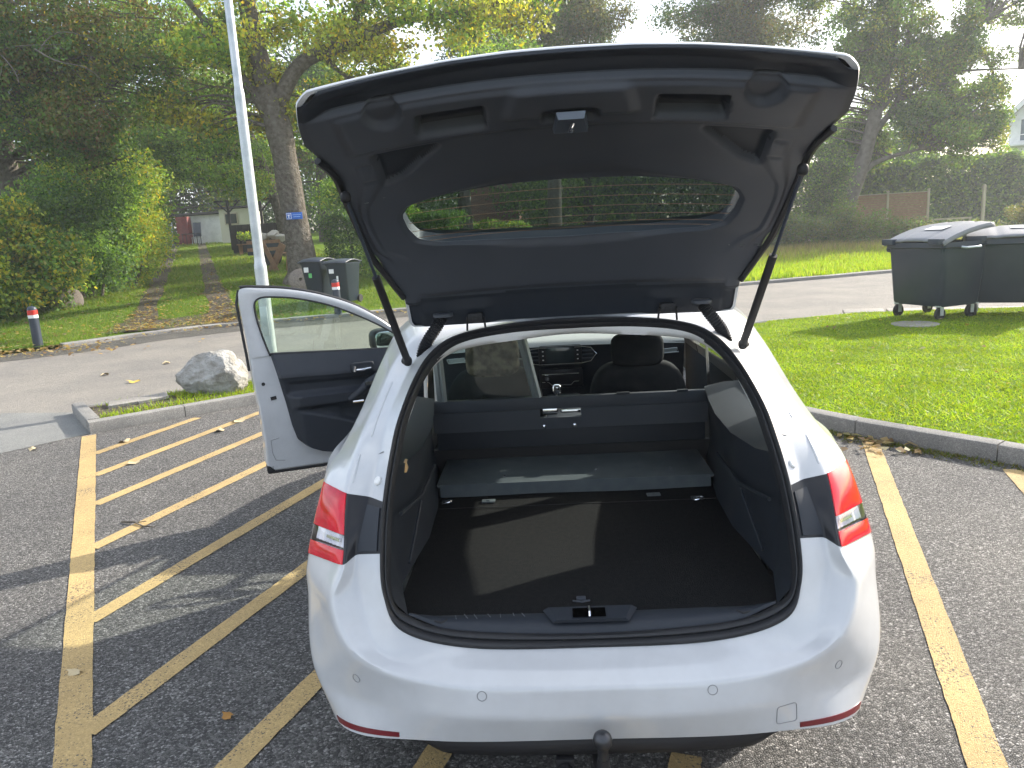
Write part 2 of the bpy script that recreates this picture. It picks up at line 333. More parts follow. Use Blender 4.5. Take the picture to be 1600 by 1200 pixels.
# painted lines
def line(name, a, b, w0, w1, label, parent, z=.008):
    a = np.array(a, float); b = np.array(b, float); d = (b-a)/np.linalg.norm(b-a); n = np.array((-d[1], d[0])); k = 90
    L_, R_ = [], []
    for i in range(k+1):
        c = a+(b-a)*i/k; w = (w0+(w1-w0)*i/k)/2
        L_.append((*(c+n*(w+rnd.uniform(-.003, .002))), z)); R_.append((*(c-n*(w+rnd.uniform(-.003, .002))), z))
    o = MB().grid([L_, R_]).build(name, MT['yellow'], parent); return o
mk = tag(empty('road_markings'), 'yellow painted bay lines and hatching on the parking lot', kind='structure')
def seg(p0, d, t): return (p0[0]+d[0]*t, p0[1]+d[1]*t)
line('bay_line', (-4.50, 5.06), (-1.22, -.50), .125, .12, '', mk)
line('bay_line', (2.285, 3.80), (.62, -1.55), .115, .115, '', mk)
line('bay_line', (2.86, 3.02), (1.6, -1.2), .115, .115, '', mk)
HD = np.array((.30, 1.0)); 
for (sx, sy, ln) in ((-4.03, 4.44, 1.16), (-3.65, 3.80, 2.3), (-3.24, 3.12, 3.4), (-2.80, 2.35, 4.5), (-2.29, 1.47, 5.0), (-1.80, .64, 5.4), (-1.36, -.14, 5.8), (-.9, -.86, 3), (.0, -.6, 1.0)):
    line('hatch_line', (sx-.02, sy-.05), tuple(np.array((sx, sy))+HD*ln), .10, .10, '', mk, .0085)

# kerbs: real stones with joints
def kerb_run(name, pts, width, z0, z1, step, label, m=MT['kerb'], gap=.008, flip=1):
    root = tag(empty(name), label, kind='structure')
    P = np.asarray(pts, float); d = np.r_[0, np.cumsum(np.linalg.norm(np.diff(P, axis=0), axis=1))]; tot = d[-1]; n = max(1, int(round(tot/step)))
    at = lambda s: np.array([np.interp(s, d, P[:, 0]), np.interp(s, d, P[:, 1])])
    for i in range(n):
        s0, s1 = tot*i/n+gap/2, tot*(i+1)/n-gap/2
        m_ = [at(s0), at((s0+s1)/2), at(s1)]; q = []
        for k in range(3):
            t = m_[min(k+1, 2)]-m_[max(k-1, 0)]; t = t/np.linalg.norm(t); nn = np.array((-t[1], t[0]))*flip*width; q.append((m_[k], m_[k]+nn))
        jz = rnd.uniform(-.004, .004); mb = MB(); r = .018 if z1-z0 > .08 else .006
        prof = [(0, z0), (0, z1-r), (r*.4, z1-r*.3), (r*1.3, z1), (width-r*.6, z1), (width, z1-r), (width, z0)]
        rows = []
        for k in range(3):
            dirn = (q[k][1]-q[k][0])/width
            rows.append([(*(q[k][0]+dirn*x), z+jz) for x, z in prof])
        b0 = len(mb.v); mb.grid(rows); npf = len(prof); mb.f += [tuple(range(npf)), tuple(range(2*npf, 3*npf))[::-1]]; mb.m += [0, 0]
        mb.build('kerb_stone', m, root, smooth=30)
    return root
kerb_run('lawn_kerb', RKC, .13, -.02, .125, .95, 'grey concrete kerb stones edging the lawn', flip=-1)
kerb_run('island_kerb', [isl(a, 0) for a in np.linspace(0, 4.4, 12)], .13, -.02, .12, .95, 'grey kerb stones along the front of the island')
kerb_run('island_end_kerb', [isl(.0, 1.25), isl(.0, .135)], .13, -.02, .12, .6, 'kerb stones closing the island end')
kerb_run('island_back_kerb', [isl(a, 1.25) for a in np.linspace(.135, 4.4, 10)], .10, -.02, .075, .95, 'low kerb along the back of the island by the road', flip=-1)
kerb_run('flush_kerb', [(-6.24, 6.28), (-9.5, 4.25), (-13, 2.6)], .1, -.02, .012, .9, 'flush kerb joint between apron and road')
fi = (KC[:, 0] > -9.4) & (KC[:, 0] < 12)
kerb_run('far_kerb', offs(KC[fi], -.0), .28, -.02, .075, .9, 'pale kerb stones along the far side of the road')
gs = (KC[:, 0] > -14) & (KC[:, 0] < 3)
gi = strip(KC[gs], -1.15, -.01, .004)
tag(MB().grid(gi).build('gutter_path', MT['gutter']), 'darker asphalt strip along the far kerb', kind='structure')
tag(MB().grid([[(*isl(a, b), .055+.05*sin(pi*b/1.25)*(.6+.4*sin(a*2))) for b in np.linspace(.12, 1.17, 9)] for a in np.linspace(.12, 4.4, 30)]).build('island_bed', MT['soil']), 'earth bed of the kerbed island', kind='structure')

# lawn and verges
inner = offs(RKC, -.12)
lawn_poly = [tuple(q) for q in inner]+[(3.3, 10.05), (4.9, 10.5), (7.2, 10.15), (12, 8.6), (20, 6), (20, -4), (9, -3)]
lp = MB(); lp.sheet(lawn_poly, .10); tag(lp.build('lawn', MT['turf']), 'short mown green lawn right of the car', kind='structure')
rows = []
for b in list(np.linspace(.26, 10, 30))+list(np.linspace(11, 70, 40)):
    q = offs(KC, .26); D = np.stack([np.interp(np.arange(len(KC)), [0, len(KC)-1], [-.75, -.1]), np.ones(len(KC))], 1); D /= np.linalg.norm(D, axis=1)[:, None]
    q = q+D*(b-.26); rows.append(np.stack([q[:, 0], q[:, 1], .055+zt(q[:, 0], q[:, 1])+.03*np.sin(q[:, 0]*1.3)*np.sin(q[:, 1]*1.1)*(b > .6)], 1))
tag(MB().grid(rows).build('grass_verge', MT['turf']), 'grassy verge and rising ground beyond the road', kind='structure')
def zv(x, y): return .055+zt(x, y)+.03*np.sin(np.asarray(x)*1.3)*np.sin(np.asarray(y)*1.1)
# wheel ruts of the track
PD = np.array((-.455, 1.0)); PN = np.array((1.0, .455)); PN /= np.linalg.norm(PN)
def track_pt(s, off): base = np.array((-8.25, 14.9)); q = base+PD*s; return q+PN*off
tr = tag(empty('track'), 'two worn wheel ruts of the grassy track up to the sheds', kind='structure')
for off, w in ((-.80, .50), (.80, .58)):
    rows = []
    for s in np.linspace(-.9, 36, 60):
        sc = 1+.45*math.exp(-max(s, 0)/2.0); r = []
        for k in np.linspace(-1, 1, 5):
            q = track_pt(s, off*(1+.25*math.exp(-max(s, 0)/3))+k*w/2*sc*(1+.2*sin(s*1.7+off))); r.append((q[0], q[1], float(zv(q[0], q[1]))+.018*(1-k*k)+.006))
        rows.append(r)
    MB().grid(rows).build('wheel_rut', MT['soil'], tr)
mouth = []
for s in np.linspace(-.95, 1.2, 6):
    mouth.append([(*track_pt(s, o_), float(zv(*track_pt(s, o_)))+.012) for o_ in np.linspace(-1.5, 1.6, 12)])
MB().grid(mouth).build('track_mouth', MT['soil'], tr)

# ------------------------------------------------------------------ leaf-sized geometry
def raw_mesh(name, V, F, C, m, parent=None, smooth=False):
    me = bpy.data.meshes.new(name); k = F.shape[1]
    me.vertices.add(len(V)); me.vertices.foreach_set('co', V.astype(np.float32).ravel())
    me.loops.add(F.size); me.loops.foreach_set('vertex_index', F.astype(np.int32).ravel())
    me.polygons.add(len(F)); me.polygons.foreach_set('loop_start', (np.arange(len(F))*k).astype(np.int32)); me.polygons.foreach_set('loop_total', np.full(len(F), k, np.int32))
    a = me.attributes.new('col', 'FLOAT_COLOR', 'POINT'); a.data.foreach_set('color', np.c_[C, np.ones(len(C))].astype(np.float32).ravel())
    me.materials.append(m); me.update(calc_edges=True); me.validate()
    o = bpy.data.objects.new(name, me); COL.objects.link(o)
    if parent is not None: o.parent = parent
    return o
def leaf_geo(pos, size, col, flat=.25, aspect=.62):
    n = len(pos); pos = np.asarray(pos); size = np.broadcast_to(size, n)*rng.uniform(.65, 1.3, n)
    t = rng.normal(size=(n, 3)); t[:, 2] -= .35; t /= np.linalg.norm(t, axis=1)[:, None]
    nn = rng.normal(size=(n, 3)); nn[:, 2] += flat; nn -= (nn*t).sum(1)[:, None]*t; nn /= np.linalg.norm(nn, axis=1)[:, None]
    b = np.cross(nn, t); s = size[:, None]
    V = np.stack([pos-t*s*.5, pos+b*s*aspect*.5-nn*s*.06-t*s*.08, pos+t*s*.5, pos-b*s*aspect*.5-nn*s*.06-t*s*.08], 1).reshape(-1, 3)
    F = np.arange(4*n).reshape(n, 4); C = np.repeat(col, 4, axis=0)
    return V, F, C
def pal(n, cols, w=None, jit=.22):
    c = np.asarray(cols, float); idx = rng.choice(len(c), n, p=None if w is None else np.array(w)/np.sum(w)); o = c[idx]*rng.uniform(1-jit, 1+jit, (n, 1))
    return np.clip(o*rng.uniform(.92, 1.08, (n, 3)), .004, .9)
G_DK = (0.067, 0.139, 0.036); G_MD = (0.130, 0.234, 0.049); G_LT = (0.234, 0.368, 0.067); G_YL = (0.381, 0.424, 0.064); Y_OR = (.520, .410, .045); BRN = (.220, .150, .070); G_OL = (0.190, 0.199, 0.067); G_BL = (0.085, 0.147, 0.075); RUST = (.240, .130, .055); GREYG = (0.167, 0.190, 0.122)

def clump_pts(c, r, n, shell=.5):
    d = rng.normal(size=(n, 3)); d /= np.linalg.norm(d, axis=1)[:, None]
    rr = shell+(1-shell)*rng.random(n)**.6
    lump = 1+.22*np.sin(d[:, 0]*5.1+c[0]*3)*np.sin(d[:, 1]*4.7+c[1]*2)+.16*np.sin(d[:, 2]*7+c[2]*5+d[:, 0]*3)
    return np.asarray(c)+d*np.asarray(r)*(rr*lump)[:, None]
def foliage(clumps, n, size, palette, w=None, shell=.45, jit=.22, zmin=None):
    """clumps: (centre, radii[, palette, weights]); the leaves are shared out by clump surface"""
    vol = np.array([(c[1][0]*c[1][2]) if hasattr(c[1], '__len__') else c[1]**2 for c in clumps]); k = np.maximum(8, (n*vol/vol.sum()).astype(int))
    P, C = [], []
    for cl, m in zip(clumps, k):
        r = cl[1] if hasattr(cl[1], '__len__') else (cl[1],)*3
        p_ = clump_pts(cl[0], r, m, shell); pl, pw = (cl[2], cl[3]) if len(cl) > 2 else (palette, w)
        c_ = pal(m, pl, pw, jit)*rng.uniform(.82, 1.18)
        if zmin is not None: keep = p_[:, 2] > zmin; p_, c_ = p_[keep], c_[keep]
        P.append(p_); C.append(c_)
    P = np.vstack(P); C = np.vstack(C)
    return leaf_geo(P, size, C)
def limb(mb, a, b, r0, r1, sag=.2, k=7, wob=.12):
    a = np.array(a, float); b = np.array(b, float); L_ = np.linalg.norm(b-a); pts = []
    o1, o2 = rng.normal(size=3)*wob*L_, rng.normal(size=3)*wob*L_*.5
    for i in range(k):
        t = i/(k-1); pts.append(a+(b-a)*t+o1*sin(pi*t)*.5+o2*sin(2*pi*t)*.5+np.array((0, 0, sag*L_*sin(pi*t)*.4)))
    mb.tube([tuple(q) for q in pts], [r0+(r1-r0)*(i/(k-1))**.8 for i in range(k)], 7)
    return pts
def tree(name, label, group, trunk, rad, clumps, n, size, palette, w=None, bark='bark', limbs=None, shell=.4, twigs=2, hub=None, cat='tree', jit=.22):
    base = trunk[0]; root = tag(empty(name, base), label, cat, group)
    tl = lambda P: (np.asarray(P, float)-np.asarray(base)).tolist()
    mb = MB(); T = catmull(np.array(trunk), 5); R = np.interp(np.linspace(0, 1, len(T)), np.linspace(0, 1, len(rad)), rad)
    ang = rng.uniform(0, 6)
    mb.tube(tl(T), list(R*(1+.05*np.sin(np.arange(len(T))*1.3+ang))), 14)
    A_ = T
    for L_ in (limbs or []):
        q = catmull(np.array(L_[1]), 5); A_ = np.vstack([A_, q[2:]]); mb.tube(tl(q), list(np.linspace(L_[0][0], L_[0][1], len(q))), 9)
    hub = np.array(trunk[-1] if hub is None else hub)
    for cl in clumps:
        c = np.array(cl[0]); d = np.linalg.norm(A_-c, axis=1)+np.maximum(0, A_[:, 2]-c[2]-.1)*2.5+np.maximum(0, .35*hub[2]-A_[:, 2])*1.5; a = A_[int(np.argmin(d))]
        rr = max(.015, min(R[-1]*.6, .025+.011*np.linalg.norm(c-a)))
        pts = limb(mb, tl(a), tl(c), rr, .018)
        r_ = cl[1] if hasattr(cl[1], '__len__') else (cl[1],)*3
        for _ in range(twigs):
            t = pts[rnd.choice([3, 4, 5])]; e = np.array(pts[-1])+rng.normal(size=3)*np.array(r_)*.55; limb(mb, t, e, .022, .006, k=5)
    mb.build('trunk', MT[bark], root, smooth=60)
    V, F, C = foliage([((np.array(c[0])-np.array(base)), *c[1:]) for c in clumps], n, size, palette, w, shell, jit)
    raw_mesh('crown', V, F, C, MT['leaf'], root)
    return root
def scatter_clumps(c, R, k, r, seed=0, palettes=None, zsq=.75, surface=.55):
    g_ = np.random.default_rng(seed); out = []
    for i in range(k):
        d = g_.normal(size=3); d /= np.linalg.norm(d); t = surface+(1-surface)*g_.random()
        q = np.array(c)+d*np.array(R)*t; rr = r*g_.uniform(.7, 1.35)
        it = (tuple(q), (rr, rr, rr*zsq))
        if palettes: it = it+palettes[g_.integers(len(palettes))]
        out.append(it)
    return out
def bush(name, label, group, base, clumps, n, size, palette, w=None, cat='shrub', shell=.35, stems=4):
    root = tag(empty(name, base), label, cat, group); b = np.array(base, float)
    for i in range(stems):
        mb = MB(); c = clumps[i % len(clumps)][0]; limb(mb, (rng.uniform(-.2, .2), rng.uniform(-.2, .2), -.05), tuple(np.array(c)-b), .05, .012); mb.build('stem', MT['bark'], root, smooth=60)
    V, F, C = foliage([((np.array(c[0])-b), *c[1:]) for c in clumps], n, size, palette, w, shell); raw_mesh('foliage', V, F, C, MT['leaf'], root)
    return root
# ------------------------------------------------------------------ vegetation, left side
def P3(x, y, z): return (x, y, float(z+zt(x, y)))
base = P3(-7.15, 20.3, 0)
oakp = [([G_MD, G_LT, G_YL], [3, 3, 2]), ([G_YL, Y_OR, G_LT], [4, 1.6, 2]), ([G_DK, G_MD, G_OL], [2, 3, 2]), ([G_YL, G_OL, Y_OR], [3, 2, 1])]
cl = []
for (x, y, z, rx, rz, n_, s_) in ((-8.4, 20, 7.2, 2.4, 1.3, 14, 1), (-7.4, 21, 5.6, 1.6, .9, 9, 2), (-4.6, 20.5, 7.6, 2.6, .9, 15, 3), (-1.6, 20.6, 7.6, 2.0, .7, 10, 4), (-8.2, 21.5, 10.5, 4.5, 2.6, 24, 5), (-3, 22, 10.6, 4.2, 2.4, 20, 6), (-9.3, 20, 5.4, 1.2, 1.0, 8, 7), (-4.9, 21.3, 6.0, 1.5, .5, 7, 8)):
    cl += scatter_clumps((x, y, z), (rx, rx*.7, rz), n_, .72, s_, oakp, .6, .35)
tree('oak_tree', 'large old oak with furrowed trunk carrying a small blue sign', None,
     [base, (-7.10, 20.3, 1.2), (-7.22, 20.3, 3.2), (-7.34, 20.3, 4.8), (-7.7, 20.4, 6.6), (-7.9, 20.5, 8.6), (-7.6, 20.6, 10.4)], [.56, .40, .34, .36, .28, .22, .12],
     cl, 38000, .13, [G_MD], None, limbs=[((.24, .06), [(-7.45, 20.3, 5.2), (-6.6, 20.4, 6.5), (-5.2, 20.5, 7.0), (-3.6, 20.5, 7.5), (-1.8, 20.6, 7.6), (-.4, 20.7, 7.9)]), ((.2, .05), [(-7.4, 20.3, 5.0), (-8.3, 20.2, 6.4), (-9.0, 20, 7.8), (-10, 20, 9)]), ((.12, .03), [(-5.2, 20.5, 7.0), (-4.6, 20.6, 8.2), (-3.2, 20.7, 9.3)]), ((.09, .02), [(-6.0, 20.45, 6.8), (-5.4, 20.6, 6.2), (-4.7, 20.8, 6.0)])], shell=.25)
# knot on trunk is part of the old tree; the blue sign hangs on it
sg = tag(empty('tree_sign', (-7.02, 19.80, 2.43)), 'small blue sign with white emblem nailed to the oak trunk', 'sign')
MB().box((0, 0, 0), (.46, .02, .19), bev=.008).build('plate', MT['blue'], sg)
MB().box((-.15, -.0125, 0), (.14, .004, .155), bev=.0015).box((-.15, -.0165, 0), (.118, .004, .133), bev=.001, mi=1).box((-.15, -.0205, .028), (.065, .004, .026), mi=0).box((-.15, -.0205, -.02), (.024, .004, .07), mi=0).build('emblem', [MT['whitestripe'], MT['blue']], sg)
for k in range(2):
    MB().box((.075, -.0125, .03-.055*k), (.24-.04*k, .003, .018)).build('text_line', mat('pale_blue', (.22, .38, .72), .5) if k == 0 else bpy.data.materials['pale_blue'], sg)

hedge_l = [([G_MD, G_LT, G_OL], [3, 2, 1]), ([G_DK, G_MD, G_BL], [3, 3, 1]), ([G_YL, G_LT, Y_OR], [4, 3, .7]), ([G_OL, G_MD, BRN], [2, 3, 1])]
def hedge_mass(name, label, base, C, R, k, r, n, size, seed, pals, cat='shrub', group='bushes along the left of the track'):
    return bush(name, label, group, base, scatter_clumps(C, R, k, r, seed, pals, .85, .45), n, size, [G_MD], None, cat)
hedge_mass('yellowing_shrub', 'broad leaved shrub turning yellow at the far left behind the bollard', P3(-14.3, 17.2, 0), (-14.4, 17.6, 1.75), (2.3, 1.5, 1.7), 42, .62, 30000, .12, 21, [([G_MD, G_YL, Y_OR], [3, 3.4, 1.0]), ([G_DK, G_MD, G_OL], [2, 3, 2]), ([G_LT, G_YL, G_MD], [2, 2, 3])])
hedge_mass('ivy_hedge', 'dense dark green hedge above the leaning millstone', P3(-12.9, 19.4, 0), (-13.0, 19.4, 2.3), (1.5, 1.5, 2.4), 44, .62, 30000, .09, 22, [([G_DK, G_MD, G_BL], [3, 3, 2]), ([G_MD, G_LT, G_DK], [3, 2, 2])])
hedge_mass('sunlit_hedge', 'bright yellow green hedge end lit by the sun beside the track', P3(-12.9, 21.6, 0), (-12.95, 21.8, 2.4), (1.0, 1.6, 2.3), 34, .55, 24000, .085, 23, [([G_LT, G_YL, G_MD], [3, 3.5, 2]), ([G_YL, Y_OR, G_LT], [3, 1, 3])])
hedge_mass('track_bush', 'green bush halfway along the left of the track', P3(-16.3, 27.5, 0), (-16.3, 27.5, 3.2), (1.8, 2.6, 2.4), 30, .85, 15000, .12, 24, hedge_l)
hedge_mass('far_track_bush', 'green bush at the far end of the track near the sheds', P3(-21.4, 37, 0), (-21.4, 37, 4.6), (2.0, 3.0, 2.6), 26, 1.0, 11000, .15, 25, hedge_l)
brownp = [([G_OL, BRN, RUST, G_MD], [5, 1.6, .25, 2]), ([G_MD, G_OL, G_DK], [3, 3, 1]), ([G_OL, G_MD, Y_OR], [4, 2, .5]), ([G_DK, G_BL, G_MD], [3, 2, 2])]
tree('maple_tree', 'tall bushy tree with brownish autumn leaves at upper left', None, [P3(-15.5, 20.5, 0), (-15.6, 20.6, 3.5), (-15.3, 20.4, 6), (-15.0, 20.5, 8.5)], [.34, .28, .22, .12],
     scatter_clumps((-14.2, 19.6, 6.4), (3.6, 2.2, 2.6), 64, .85, 31, brownp, .7, .35)+scatter_clumps((-11.2, 20.5, 6.9), (2.2, 1.8, 2.0), 26, .75, 32, brownp, .7, .35)+scatter_clumps((-13, 20.5, 4.0), (2.2, 1.2, 1.2), 20, .7, 33, hedge_l, .8, .4)+scatter_clumps((-15, 20, 10), (4, 2.5, 1.6), 24, .9, 34, brownp, .7, .35), 72000, .105, [G_OL], None, twigs=3, shell=.3)
# bare light branches hanging in front of it
mb = MB()
for (a, b, r) in (((-14.3, 18.3, 6.6), (-11.6, 17.6, 6.75), .035), ((-13.4, 18.0, 6.7), (-12.7, 17.4, 5.9), .022), ((-12.4, 17.8, 6.75), (-10.7, 17.5, 5.9), .02), ((-14.0, 18.2, 7.0), (-13.2, 17.5, 6.1), .018), ((-12.2, 17.7, 6.7), (-10.6, 17.6, 6.7), .018)):
    limb(mb, a, b, r, .006, wob=.10, k=9)
_t = [o for o in bpy.data.objects if o.name == 'maple_tree'][0]
ob = mb.build('bare_branch', MT['bark_pale'], None, smooth=60); ob.parent = _t; ob.location = tuple(-np.array(_t.location))
litp = [([G_LT, G_YL, G_MD], [4, 2.5, 2]), ([G_MD, G_LT, G_DK], [3, 3, 1]), ([G_LT, G_MD, Y_OR], [4, 2, .25])]
tree('lime_tree', 'bright green tree overhanging the track in front of the sheds', None, [P3(-11.3, 31.5, 0), (-11.4, 31.5, 3), (-12.2, 31.4, 6), (-13.2, 31.5, 9)], [.3, .25, .2, .1],
     scatter_clumps((-14.6, 31, 6.2), (3.6, 2.5, 2.3), 46, .85, 41, litp, .6, .35)+scatter_clumps((-14.5, 30.5, 9.6), (4.6, 3, 2.2), 34, 1.0, 42, litp, .6, .35)+scatter_clumps((-12.0, 29.5, 4.6), (1.5, 1.2, 1.2), 14, .6, 43, litp, .6, .35), 48000, .125, [G_LT], None, shell=.3)
tree('elm_tree', 'mid green tree behind the oak at the back of the yard', 'trees closing off the back of the yard', [P3(-12.5, 42, 0), (-12.4, 42, 5), (-12, 42, 10)], [.35, .28, .12],
     scatter_clumps((-13, 41, 9), (6, 3, 5.5), 70, 1.25, 44, litp+hedge_l, .7, .35), 34000, .2, [G_MD], None, shell=.3)
tree('elm_tree', 'dark green tree behind the sheds at the far left', 'trees closing off the back of the yard', [P3(-27, 52, 0), (-27, 52, 5), (-27, 52, 10)], [.4, .3, .12],
     scatter_clumps((-26, 52, 8.5), (9, 3, 6), 70, 1.6, 45, hedge_l, .7, .35), 26000, .24, [G_MD], None, shell=.3)
tree('elm_tree', 'tall tree filling the gap behind the hedge at far left', 'trees closing off the back of the yard', [P3(-24, 30, 0), (-24, 30, 5), (-24, 30, 10)], [.4, .3, .12],
     scatter_clumps((-21, 29, 7.5), (6.5, 3, 6), 64, 1.4, 46, brownp, .7, .35), 32000, .17, [G_MD], None, shell=.3)
# clipped hedge right of the oak
def hedge_box(name, label, a, b, z1, depth, n, size, palette, w):
    a = np.array(a); b = np.array(b); L_ = np.linalg.norm(b-a); d = (b-a)/L_; nn = np.array((-d[1], d[0]))
    root = tag(empty(name, P3(a[0], a[1], 0)), label, 'hedge'); o = np.array(root.location)
    u = rng.random(n)*L_; v = rng.random(n); h = rng.random(n); f = rng.integers(0, 4, n)
    v = np.where(f < 2, rng.random(n)**3*.25, v); h = np.where(f == 2, 1-rng.random(n)**2*.15, h)
    q = a+d*u[:, None]+nn*(v*depth)[:, None]; lump = .14*np.sin(u*2.1)*np.sin(h*5+u)+.1*np.sin(u*5.3+h*9)
    q = q-nn*lump[:, None]*(v < .3)[:, None]; gz = zv(q[:, 0], q[:, 1]); top = z1+.12*np.sin(u*1.7)+.08*np.sin(u*4.1)
    P = np.c_[q, gz+h*top]+rng.normal(size=(n, 3))*.05; C = pal(n, palette, w)
    V, F, C = leaf_geo(P-o, size, C); raw_mesh('foliage', V, F, C, MT['leaf'], root)
    for i in range(int(L_/1.1)):
        mb = MB(); s = a+d*(.5+1.1*i)+nn*depth*.5; z = float(zv(*s)); mb.tube([tuple(np.array((s[0], s[1], z-.1))-o), tuple(np.array((s[0]+.1, s[1], z+z1*.5))-o), tuple(np.array((s[0]-.05, s[1], z+z1*.9))-o)], [.05, .035, .012], 6); mb.build('stem', MT['bark'], root)
    return root
hedge_box('clipped_hedge', 'clipped dark green hedge behind the two wheeled bins', (-6.7, 21.2), (-2.6, 19.7), 1.75, 1.2, 26000, .075, [G_DK, G_MD, G_BL], [3, 3, 2])
hedge_box('brick_house_hedge', 'low light green hedge in front of the brick house', (-6.0, 34), (1.5, 33.2), 1.0, 1.0, 9000, .12, [G_LT, G_YL, G_MD], [3, 2, 2])
bush('wild_shrub', 'tall leafy shrub rising above the clipped hedge', None, P3(-5.4, 23, 0), scatter_clumps((-5.2, 23, 2.9), (1.7, 1.2, 1.0), 26, .6, 51, [([G_LT, G_MD, G_YL], [3, 3, 1]), ([G_MD, G_DK, G_LT], [3, 2, 1])], .8, .4), 16000, .10, [G_MD])
tree('beech_tree', 'leafy tree rising behind the clipped hedge and the raised tailgate', None, [P3(-3.2, 30, 0), P3(-3.2, 30, 3), P3(-3.0, 30, 7)], [.3, .24, .12],
     scatter_clumps((-4.6, 29.5, 5.4), (3.0, 2.0, 2.4), 40, .85, 52, litp+hedge_l[:2], .7, .35)+scatter_clumps((-2.0, 30, 7.6), (3.2, 2, 2.4), 30, .9, 53, litp+hedge_l[:2], .7, .35), 24000, .13, [G_MD], None, shell=.3)
hedge_box('yard_hedge', 'tall dark hedge standing behind the white shed and the brick house', (-40, 53), (3, 56), 6.0, 2.0, 60000, .30, [G_DK, G_BL, G_MD], [3, 2, 2])
hedge_box('tall_hedge', 'tall dark hedge closing the view behind the verge on the right', (3.0, 41.5), (38.0, 44.5), 4.2, 2.0, 60000, .24, [G_MD, G_BL, G_LT], [3, 2, 1.6])
# ------------------------------------------------------------------ vegetation behind the car and right side
greyp = [([GREYG, G_OL, BRN], [4, 2, .8]), ([GREYG, G_DK, G_OL], [3, 2, 1])]
tree('ash_tree', 'thin grey leaved tree left of the open patch of sky', None, [(.5, 36, 0), (.6, 36, 4), (.9, 36, 8), (1.2, 36, 12)], [.4, .32, .24, .12],
     scatter_clumps((1.5, 36, 10.6), (3.5, 2.5, 3.2), 84, .8, 61, greyp, .8, .15)+scatter_clumps((-2.8, 36, 10.8), (2.6, 2, 2.6), 44, .8, 62, greyp+[([G_YL, G_OL], [1, 1])], .8, .25), 52000, .13, [GREYG], None, twigs=4, shell=.15)
tree('ash_tree', 'thin grey leaved tree right of the open patch of sky', None, [(10.6, 38, 0), (10.4, 38, 4), (10, 38, 8), (9.6, 38, 12)], [.4, .32, .24, .12],
     scatter_clumps((9.9, 38, 11.0), (3.6, 2.5, 3.2), 84, .85, 63, greyp+[([G_BL, G_DK], [1, 1])], .8, .25)+scatter_clumps((12.6, 38, 8), (2.4, 2, 2.6), 26, .9, 64, greyp+[([G_BL, G_DK], [1, 1])], .8, .3), 52000, .14, [GREYG], None, twigs=4, shell=.15)
rp = [([G_DK, G_MD, G_BL], [3, 3, 2]), ([G_MD, G_LT, G_OL], [3, 2, 1.5]), ([G_OL, G_YL, G_MD], [2, 1.5, 2])]
cl = []
for (x, y, z, rx, rz, n_, s_) in ((15.6, 36, 8.6, 2.6, 1.9, 26, 71), (19.0, 36, 8.4, 2.6, 1.4, 18, 72), (21.8, 36, 7.0, 2.4, 1.2, 16, 73), (17.6, 35.5, 5.6, 1.8, .8, 12, 74), (16, 36, 11.6, 3.6, 2.0, 22, 75), (22, 37, 10.8, 4, 2, 20, 76), (24.5, 36, 8.3, 2.0, 1.0, 10, 77), (20.0, 35, 4.8, 2.6, .9, 18, 78), (18.6, 36.5, 6.4, 2.6, 1.3, 18, 79), (15.2, 37.5, 5.2, 2.2, 1.4, 14, 80), (13.2, 37, 7.2, 1.8, 1.8, 14, 81)):
    cl += scatter_clumps((x, y, z), (rx, rx*.7, rz*1.25), int(n_*1.7), .62, s_, rp, .85, .2)
cl = [c_ for c_ in cl if not (c_[0][0] > 20.9 and 3.5 < c_[0][2] < 8.1)]
tree('sycamore_tree', 'leaning tree with pale forked trunk to the right of the tailgate', None, [(14.2, 36, 0), (14.45, 36, 1.8), (15.2, 36, 4.2), (15.7, 36, 6.4), (16.2, 36, 8.6), (16.6, 36, 11)], [.46, .38, .33, .27, .2, .1],
     cl, 120000, .14, [G_MD], None, bark='bark_pale', limbs=[((.2, .05), [(14.75, 36, 2.7), (15.3, 35.9, 3.6), (16.2, 35.8, 4.0), (17.6, 35.6, 4.3)]), ((.2, .05), [(15.75, 36, 6.2), (17, 36, 7.4), (18.6, 36, 8.4), (20.4, 36, 9.8)]), ((.16, .05), [(15.4, 36, 5.0), (16.6, 36, 6.6), (17.0, 36, 9.5), (17.2, 36, 12)]), ((.1, .03), [(16.6, 36, 6.8), (19, 36, 7.6), (22, 36, 7.6)])], shell=.22, twigs=3)
bp_ = [([G_MD, G_BL, G_LT], [4, 3, 1.5]), ([G_MD, G_DK, G_LT], [3, 2, 2])]
for i, (x, y, z, rx, rz, lab) in enumerate(((2.5, 44, 3.6, 5, 3.6, 'dark evergreen mass behind the rear window of the open tailgate'), (11, 45, 4.6, 5, 4.6, 'dark tree behind the left side of the leaning sycamore'), (20, 47, 4.2, 5.5, 4.2, 'dark tree behind the wooden fence panels'), (28.0, 46, 2.2, 4.5, 2.0, 'dark tree at the right edge below the white house'), (-8.5, 46, 4.2, 3.2, 4.2, 'dark tree left of the brick house'))):
    tree('backdrop_tree', lab, 'dark trees in the background', [P3(x, y, 0), P3(x+.2, y, z), P3(x, y, z+rz*.6)], [.35, .25, .1], scatter_clumps(P3(x, y, z), (rx, 2.5, rz), 50, 1.3, 80+i, bp_, .75, .35), 21000, .2, [G_DK], None, shell=.3)
bush('silver_willow', 'grey green willow bush beside the leaning trunk', None, (12.6, 33.5, 0), scatter_clumps((12.7, 33.5, 2.6), (.9, .9, 2.1), 22, .6, 91, [([GREYG, G_BL, G_LT], [3, 2, 1.2])], .9, .4), 13000, .11, [GREYG])
shp = [([GREYG, G_OL, G_BL], [3, 2, 2]), ([G_MD, G_OL, GREYG], [3, 2, 2])]
